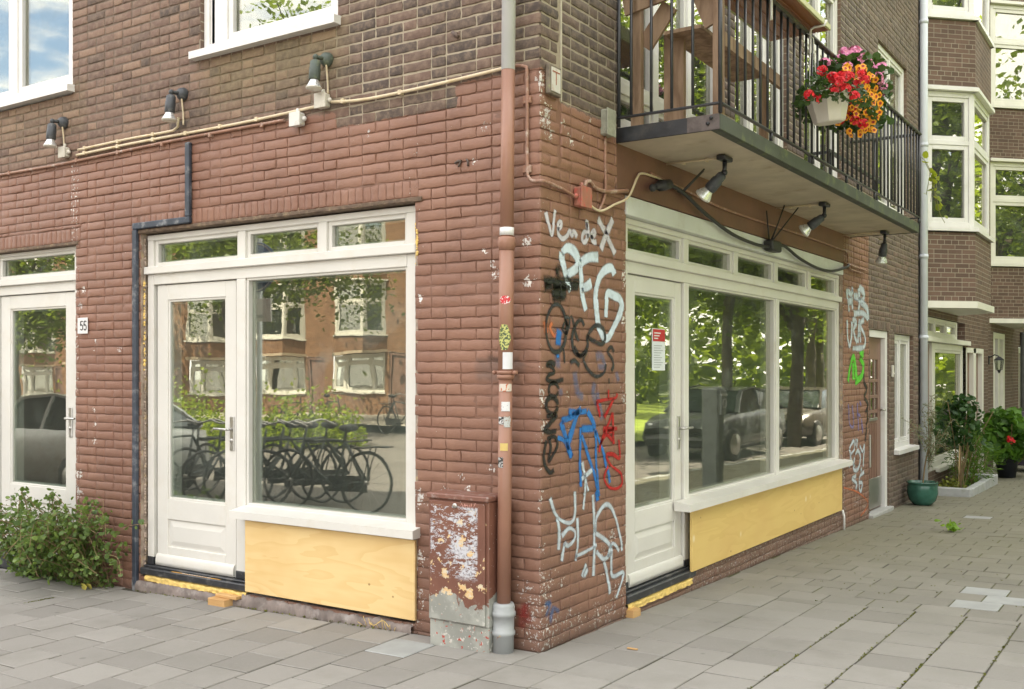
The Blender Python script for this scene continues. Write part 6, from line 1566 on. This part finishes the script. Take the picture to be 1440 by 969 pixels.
for k, (x, y, rz) in enumerate([(-4.95, -4.0, PI-.15), (-5.9, -4.7, 1.9), (-6.2, -4.6, 1.7), (-6.5, -4.7, 1.9), (-7.1, -4.6, 1.6), (-7.7, -4.7, 1.5), (-8.4, -4.6, 1.3), (-9.0, -4.8, 1.7), (-8.8, -15.2, .2), (-10.6, -15.3, .1), (-12.6, -15.1, .3), (-14.2, -15.2, .15), (-16.4, -15.1, .2), (-18.2, -15.3, .1)]):
    o = bk_ if k == 0 else copy_tree(bk_); place(o, (x, y, gz(x, y)-.10), rz)
# cars
def car(lb, paintm):
    t = proto('parked_car', lb, 'car', 'parked cars seen in the glass'); m = MB(); W = .87
    S = [(-2.1, .42, .62, .74), (-2.0, .30, .72, .82), (-1.5, .22, .82, .86), (-.8, .20, .90, .87), (0, .2, .94, .87), (.9, .2, .95, .87), (1.6, .22, .95, .86), (1.98, .30, .90, .82), (2.08, .42, .80, .74)]
    n = 8; V = []
    for x, zb, zt, w in S:
        for a, b in ((-w*.9, zb), (w*.9, zb), (w, zb+.12), (w*1.0, (zb+zt)/2), (w*.94, zt), (w*.5, zt+.03), (-w*.5, zt+.03), (-w*.94, zt), (-w, (zb+zt)/2), (-w, zb+.12)): V.append((x, a, b))
    n = 10; F = [(i*n+k, i*n+(k+1) % n, (i+1)*n+(k+1) % n, (i+1)*n+k) for i in range(len(S)-1) for k in range(n)]
    m.add(V, F+[tuple(range(n)), tuple(range((len(S)-1)*n, len(S)*n))], True); m.build('body', paintm, t)
    G = [(-.95, .90, .94, .74), (-.25, .92, 1.36, .62), (.5, .93, 1.42, .60), (1.3, .94, 1.34, .60), (1.85, .93, .98, .70)]; V = []
    for x, zb, zt, w in G: V += [(x, -.80, zb), (x, .80, zb), (x, w, zt), (x, -w, zt)]
    m = MB(); m.add(V, [(i*4+k, i*4+(k+1) % 4, (i+1)*4+(k+1) % 4, (i+1)*4+k) for i in range(4) for k in (1, 2, 3)], False); m.build('windows', plain('car_glass', (.03, .045, .045), .08, .1, spec=.8), t)
    m = MB(); m.add([(-.28, -.62, 1.365), (-.28, .62, 1.365), (.5, .60, 1.43), (.5, -.60, 1.43), (1.32, .60, 1.35), (1.32, -.60, 1.35)], [(0, 1, 2, 3), (3, 2, 4, 5)], True)
    for sgn in (-1, 1):
        for a, b in (((-.95, .8*sgn, .92), (-.27, .63*sgn, 1.37)), ((.5, .8*sgn, .93), (.5, .61*sgn, 1.42)), ((1.3, .8*sgn, .94), (1.3, .61*sgn, 1.34)), ((1.85, .8*sgn, .95), (1.32, .61*sgn, 1.35)), ((-.27, .63*sgn, 1.37), (.5, .61*sgn, 1.425)), ((.5, .61*sgn, 1.425), (1.32, .61*sgn, 1.35))): m.bar(a, b, .05, .04)
    m.build('roof', paintm, t)
    for x in (-1.32, 1.32):
        for sgn in (-1, 1):
            m = MB(); m.lathe([(.0, -.1), (.22, -.1), (.31, -.09), (.32, 0), (.31, .09), (.22, .1), (0, .1)], (x, sgn*.78, .32), (0, 1, 0), 20); w = m.build('wheel', M_CABLE, t)
            m = MB(); m.lathe([(.0, .105*sgn), (.2, .105*sgn), (.21, .09*sgn)], (x, sgn*.78, .32), (0, 1, 0), 16); m.build('rim', M_STEEL, w)
    for sgn in (-1, 1):
        m = MB(); m.ball((-1.98, sgn*.6, .66), .13, 10, 6, (.6, 1.2, .6)); m.build('headlight', M_REFL, t)
    return t
pm = lambda n, c: plain(n, c, .22, .03, 3, bump=.0, spec=.7)
for lb, x, y, rz, c in (('grey car parked at the left kerb, mirrored in the far left door', -10.7, -4.1, 0.0, (.60, .63, .63)), ('silver car parked down the right street, mirrored under the trees', 5.2, 15.8, PI/2, (.09, .10, .105)),
                        ('dark car parked behind the silver one, mirrored in the right window', 5.4, 22.0, PI/2, (.08, .068, .055)), ('dark grey car parked nearest the corner, mirrored in the right shop door', 6.2, 7.6, PI/2, (.06, .065, .07))):
    o = car(lb, pm('car_paint_'+('grey', 'silver', 'brown', 'pale')[[-10.7, 5.2, 5.4, 6.2].index(x)], c)); place(o, (x, y, gz(x, y)-.12), rz)
# parking meter
pmt = thing('parking_meter', 'grey parking ticket machine on the right pavement, mirrored in the large right window', 'parking meter', (2.3, 8.3, gz(2.3, 8.3)))
z = gz(2.3, 8.3); m = MB(); m.box(2.12, 2.36, 8.19, 8.41, z, z+1.36, .03); m.build('body', plain('meter_paint', (.16, .18, .18), .5, .2, 5, dirt=(.05, .05, .05), dscale=9, damt=.8), pmt)
m = MB(); m.box(2.10, 2.119, 8.21, 8.39, z+1.0, z+1.32, .003); m.build('panel', plain('meter_panel', (.2, .22, .24), .3), pmt)
m = MB(); m.box(2.088, 2.099, 8.2, 8.4, z+1.25, z+1.28, .002); m.lathe([(.07, 0), (.07, .01), (.055, .01), (.055, 0)], (2.099, 8.3, z+1.15), (-1, 0, 0), 18); m.build('display', plain('meter_display', (.6, .6, .6), .4), pmt)
# traffic sign with its sub-plate (front turned to the left shopfront)
ts = thing('traffic_sign', 'round blue sign with white text plate on a post, mirrored in the left window', 'sign', (-5.9, -3.25, gz(-5.9, -3.2)))
m = MB(); m.tube([(-5.9, -3.27, -.3), (-5.9, -3.27, 3.0)], .03, 10); m.build('post', M_GALV, ts)
m = MB(); m.lathe([(0, 0), (.29, 0), (.29, .012), (0, .012)], (-5.9, -3.24, 2.66), (0, 1, 0), 32); m.build('disc', plain('sign_blue', (.02, .07, .26), .4, .05), ts)
m = MB(); m.lathe([(.262, .0125), (.277, .0125)], (-5.9, -3.24, 2.66), (0, 1, 0), 32); m.build('ring', M_UPWHITE, ts)
m = MB(); m.box(-6.30, -5.68, -3.24, -3.225, 2.05, 2.30, .002); m.build('plate', plain('sign_white', (.85, .85, .85), .4, .04), ts)
for tx, zz_ in (('za', 2.19), ('niet parkeren', 2.09)):
    cu_ = bpy.data.curves.new('lettering', 'FONT'); cu_.body = tx; cu_.size = .10 if tx == 'za' else .075; cu_.align_x = 'CENTER'; cu_.extrude = .001; cu_.materials.append(M_BLACK)
    to_ = bpy.data.objects.new('text', cu_); COL.objects.link(to_); bpy.context.view_layer.update(); me_ = bpy.data.meshes.new_from_object(to_.evaluated_get(bpy.context.evaluated_depsgraph_get())); bpy.data.objects.remove(to_); o = bpy.data.objects.new('lettering', me_); COL.objects.link(o); o.parent = ts; o.location = (-6.0+5.9, -3.222+3.25, zz_-gz(-5.9, -3.2)); o.rotation_euler = (PI/2, 0, PI)
# ------------------------------------------------------------------ ground
def mat_paving():
    t = NT('concrete_tiles'); p = t.pos(); r = t.N('ShaderNodeNewGeometry').outputs['Random Per Island']
    n = t.noise(p, 2.2, 5, .6); f = t.noise(p, 60, 4, .65); sp = t.noise(p, 160, 2)
    c = t.ramp(r, [(0, (.222, .211, .196)), (.4, (.256, .244, .227)), (.85, (.276, .263, .245)), (1, (.300, .287, .268))])
    xs = t.sep(p); yy = t.step(xs[1], .0, 6.0)
    c = t.mix(t.math('MULTIPLY', yy, t.math('MULTIPLY_ADD', n, .75, .42)), c, (.150, .143, .088))
    c = t.mix(t.math('MULTIPLY', t.step(n, .45, .72), .35), c, (.19, .185, .165))
    c = t.mix(t.math('MULTIPLY', t.step(f, .5, .75), .28), c, (.29, .285, .27)); c = t.mix(t.math('MULTIPLY', t.step(sp, .6, .75), .3), c, (.12, .12, .11))
    bl = t.noise(p, .9, 6, .65); c = t.mix(t.math('MULTIPLY', t.step(bl, .48, .70), .38), c, (.145, .137, .118))
    vg = t.N('ShaderNodeTexVoronoi', feature='F1'); t.set(vg, 'Vector', p); vg.inputs['Scale'].default_value = 2.6
    gum = t.math('MULTIPLY', t.step(vg.outputs['Distance'], .055, .035), t.step(t.sep(vg.outputs['Color'])[0], .55, .6)); c = t.mix(t.math('MULTIPLY', gum, .5), c, (.11, .105, .10))
    mo = t.noise(p, 11, 5, .7); c = t.mix(t.math('MULTIPLY', t.step(mo, .60, .78), t.math('MULTIPLY_ADD', yy, .5, .12)), c, (.15, .16, .06))
    return t.done(t.bsdf(c, .88, 0, t.bump(t.math('ADD', f, t.math('MULTIPLY', sp, .5)), .28, .003), .3))
def mat_joint():
    t = NT('sand_joint'); p = t.pos(); n = t.noise(p, 5, 4, .6); f = t.noise(p, 80, 3); y = t.step(t.sep(p)[1], -.3, 2.5)
    c = t.mix(t.math('MULTIPLY', t.math('MULTIPLY_ADD', y, .75, .2), t.step(n, .38, .6)), (.055, .048, .040), (.085, .09, .02))
    return t.done(t.bsdf(c, .95, 0, t.bump(f, .6, .006)))
g = random.Random(21)
def quad_tile(V, F, c4, dz, g):
    # a slab with a worn edge: lower ring, chamfer ring
    P = [np.array(p) for p in c4]; c = sum(P)/4; b = len(V)
    tz = [g.gauss(0, .0011) for _ in range(4)]; dd = g.gauss(0, .0012)
    for k, (rr, z) in enumerate(((0.0, -.03), (0.0, -.0035), (.0045, 0.0))):
        for i, p in enumerate(P):
            d = c-p; L = np.linalg.norm(d); q = p+d/L*(.0048+rr*1.3+g.uniform(0, .0022)); V.append((q[0], q[1], gz(q[0], q[1])+z+dz+dd+tz[i]))
    for k in range(2):
        for i in range(4): F.append((b+k*4+i, b+k*4+(i+1) % 4, b+k*4+4+(i+1) % 4, b+k*4+4+i))
    F.append((b+8, b+9, b+10, b+11)); pale = any(abs(c[0]-a_) < .16 and abs(c[1]-b_) < .13 for a_, b_ in ((1.64, 2.92), (1.86, 2.62), (-.75, -.32), (1.02, 7.4)))
    MI.extend([1 if pale else 0]*9)
V, F, MI = [], [], []; S = .293
def warp(cx_, y):          # left of the corner the courses swing a little
    a = -.14*max(0, min(1, (-cx_-.1)/1.2)); return cx_ + a*y, y
for i in range(-34, 12):
    xa, xb = i*S, (i+1)*S; off_ = (i % 2)*.5*.292+g.uniform(-.02, .02); y = -5.6+off_
    while y < 2.09:
        y2 = y+.292*g.choice((.96, 1, 1, 1.03)); 
        if y2 > 2.02: y2 = 2.10
        if xa < -.02 and y2 > -.008: y2 = -.008
        if xa < -.02 and y >= -.07: break
        inside = -2.75 if xa < -3 else -5.6
        if xb > 3.45: break
        if y >= inside: quad_tile(V, F, [warp(xa, y), warp(xb, y), warp(xb, y2), warp(xa, y2)], 0, g)
        if y2 >= 2.10: break
        y = y2
y = 2.10; r = 0
while y < 34:
    h = .235 if y > 3 else .26; x = .004-(r % 2)*.146+g.uniform(-.02, .02); r += 1
    while x < 3.45:
        x2 = x+.292*g.choice((1, 1, 1, .97)); 
        xa = max(x, .004)
        if x2-xa > .03: quad_tile(V, F, [(xa, y), (x2, y), (x2, y+h), (xa, y+h)], 0, g)
        x = x2
    y += h
m = MB(); m.v = V; m.f = [list(f) for f in F]; m.sm = [False]*len(F); m.mi = MI
tag(m.build('pavement', [mat_paving(), plain('pale_slab', (.31, .32, .315), .85, .1, 5, bump=.2, bscale=80)], recenter=False), None, None, None, 'structure')
def plane_sheet(name, pts, dz, mt, n=1):
    m = MB(); m.add([(x, y, gz(x, y)+dz) for x, y in pts], [tuple(range(len(pts)))]); return tag(m.build(name, mt, recenter=False), None, None, None, 'structure')
MJ = mat_joint()
plane_sheet('pavement_bed', [(-40, -2.75), (-3.2, -2.75), (-3.2, -5.6), (3.46, -5.6), (3.46, 40), (-.3, 40), (-.3, .3), (-40, .3)], -.0050, MJ)
M_ASPH = plain('asphalt', (.15, .138, .125), .9, .15, 1.5, bump=.6, bscale=90, dirt=(.10, .095, .09), dscale=2, damt=.6)
m = MB(); X = [-150, -40, -20, -8, 0, 4, 12, 40, 150]; Y = [-150, -40, -20, -10, -5, 0, 6, 14, 30, 60, 150]
for x in X:
    for y in Y: m.v.append((x, y, gz(x, y)-.13))
ny = len(Y); m.f = [[i*ny+j, (i+1)*ny+j, (i+1)*ny+j+1, i*ny+j+1] for i in range(len(X)-1) for j in range(ny-1)]; m.sm = [False]*len(m.f); m.mi = [0]*len(m.f)
tag(m.build('road', M_ASPH, recenter=False), None, None, None, 'structure')
plane_sheet('far_pavement', [(-60, -20.2), (0, -20.2), (0, -15.6), (-60, -15.6)], -.02, plain('far_tiles', (.36, .33, .28), .9, .1, 3))
plane_sheet('park_grass', [(7.5, -10), (60, -10), (60, 70), (7.5, 70)], -.06, plain('lawn', (.26, .34, .035), .9, .3, .7, bump=.5))
m = MB()
for a, b in (((-40, -2.82), (-3.2, -2.82)), ((-3.2, -5.67), (3.53, -5.67)), ((3.53, -5.6), (3.53, 40)), ((-3.27, -5.6), (-3.27, -2.9))):
    n = max(1, int(math.hypot(b[0]-a[0], b[1]-a[1])/1.0))
    for k in range(n):
        p = [a[0]+(b[0]-a[0])*(k+.01)/n, a[1]+(b[1]-a[1])*(k+.01)/n]; q = [a[0]+(b[0]-a[0])*(k+.99)/n, a[1]+(b[1]-a[1])*(k+.99)/n]
        m.bar((p[0], p[1], gz(*p)-.09), (q[0], q[1], gz(*q)-.09), .12, .18)
tag(m.build('kerb', M_KERB, recenter=False), None, None, None, 'structure')
# moss in the joints: small tufts
m = MB(); g = random.Random(31)
for i in range(420):
    k = g.randint(4, 10); x = k*S+g.gauss(0, .003); y = g.uniform(-.2, 2.1)
    if i % 4 == 0: x, y = g.uniform(.3, 2.6), 2.10+.235*g.randint(0, 22)
    for j in range(3): leaf(m, (x+g.gauss(0, .003), y+g.gauss(0, .006), gz(x, y)+.001), g.uniform(.003, .007), g, 5, .8)
for i in range(150): leaf(m, (-3.62+g.gauss(0, .006), -.50-.22*g.random(), gz(-3.6, -.5)+.001), g.uniform(.003, .009), g, 5)
for i in range(220): 
    u_ = g.uniform(1.0, 3.4); leaf(m, (-u_, -.035+g.gauss(0, .008), gz(-u_, 0)+.004), g.uniform(.003, .008), g, 5)
tag(m.build('moss', mat_leaf('moss_green', (.06, .07, .012), (.17, .18, .03), .1, .9), recenter=False), 'moss growing in the pavement joints', 'moss', None, 'stuff')

# ------------------------------------------------------------------ sky, sun, camera
SUN = Vector((-.50, .80, 1.42)).normalized()
w = bpy.data.worlds.new('World'); SC.world = w; w.use_nodes = True
nt = w.node_tree; nd = nt.nodes; lk = nt.links; nd.clear()
out = nd.new('ShaderNodeOutputWorld'); bg = nd.new('ShaderNodeBackground'); bg.inputs['Strength'].default_value = .12
sky = nd.new('ShaderNodeTexSky'); sky.sky_type = 'NISHITA'; sky.sun_disc = False
sky.sun_elevation = math.asin(SUN.z); sky.sun_rotation = math.atan2(SUN.x, SUN.y) % (2*PI); sky.air_density = 1.0; sky.dust_density = 1.5; sky.ozone_density = 1.0
tc = nd.new('ShaderNodeTexCoord'); sp = nd.new('ShaderNodeSeparateXYZ'); lk.new(tc.outputs['Generated'], sp.inputs[0])
zz_ = nd.new('ShaderNodeMath'); zz_.operation = 'MAXIMUM'; lk.new(sp.outputs[2], zz_.inputs[0]); zz_.inputs[1].default_value = .06
dv = nd.new('ShaderNodeVectorMath'); dv.operation = 'DIVIDE'; lk.new(tc.outputs['Generated'], dv.inputs[0])
cb_ = nd.new('ShaderNodeCombineXYZ'); [lk.new(zz_.outputs[0], cb_.inputs[i]) for i in range(2)]; cb_.inputs[2].default_value = 1.0; lk.new(cb_.outputs[0], dv.inputs[1])
ns = nd.new('ShaderNodeTexNoise'); lk.new(dv.outputs[0], ns.inputs['Vector']); ns.inputs['Scale'].default_value = .95; ns.inputs['Detail'].default_value = 7; ns.inputs['Roughness'].default_value = .55
mr = nd.new('ShaderNodeMapRange'); mr.interpolation_type = 'SMOOTHSTEP'; lk.new(ns.outputs['Fac'], mr.inputs[0]); mr.inputs[1].default_value = .35; mr.inputs[2].default_value = .49
mx = nd.new('ShaderNodeMix'); mx.data_type = 'RGBA'; lk.new(mr.outputs[0], mx.inputs[0]); lk.new(sky.outputs[0], mx.inputs[6]); mx.inputs[7].default_value = (7.4, 7.15, 6.8, 1)
lk.new(mx.outputs[2], bg.inputs[0]); lk.new(bg.outputs[0], out.inputs[0])
sl = bpy.data.lights.new('sun', 'SUN'); sl.energy = 4.2; sl.angle = math.radians(.53); sl.color = (1, .925, .80)
so = bpy.data.objects.new('sun', sl); COL.objects.link(so); so.rotation_euler = SUN.to_track_quat('Z', 'Y').to_euler()
cam = bpy.data.cameras.new('camera'); co = bpy.data.objects.new('camera', cam); COL.objects.link(co)
co.location = (CX, CY, CH); co.rotation_euler = (PI/2, 0, TH)
cam.sensor_fit = 'HORIZONTAL'; cam.sensor_width = 36; cam.lens = FOC/1440*36; cam.shift_y = (HY-484.5)/1440; cam.clip_start = .05; cam.clip_end = 500
SC.camera = co
SC.view_settings.view_transform = 'Standard'; SC.view_settings.look = 'None'; SC.view_settings.exposure = 2.04; SC.view_settings.gamma = 1.0
SC.cycles.max_bounces = 10; SC.cycles.diffuse_bounces = 4; SC.cycles.glossy_bounces = 5; SC.cycles.transparent_max_bounces = 24; SC.cycles.caustics_reflective = False; SC.cycles.caustics_refractive = False
SC.cycles.use_denoising = True; SC.cycles.sample_clamp_indirect = 8
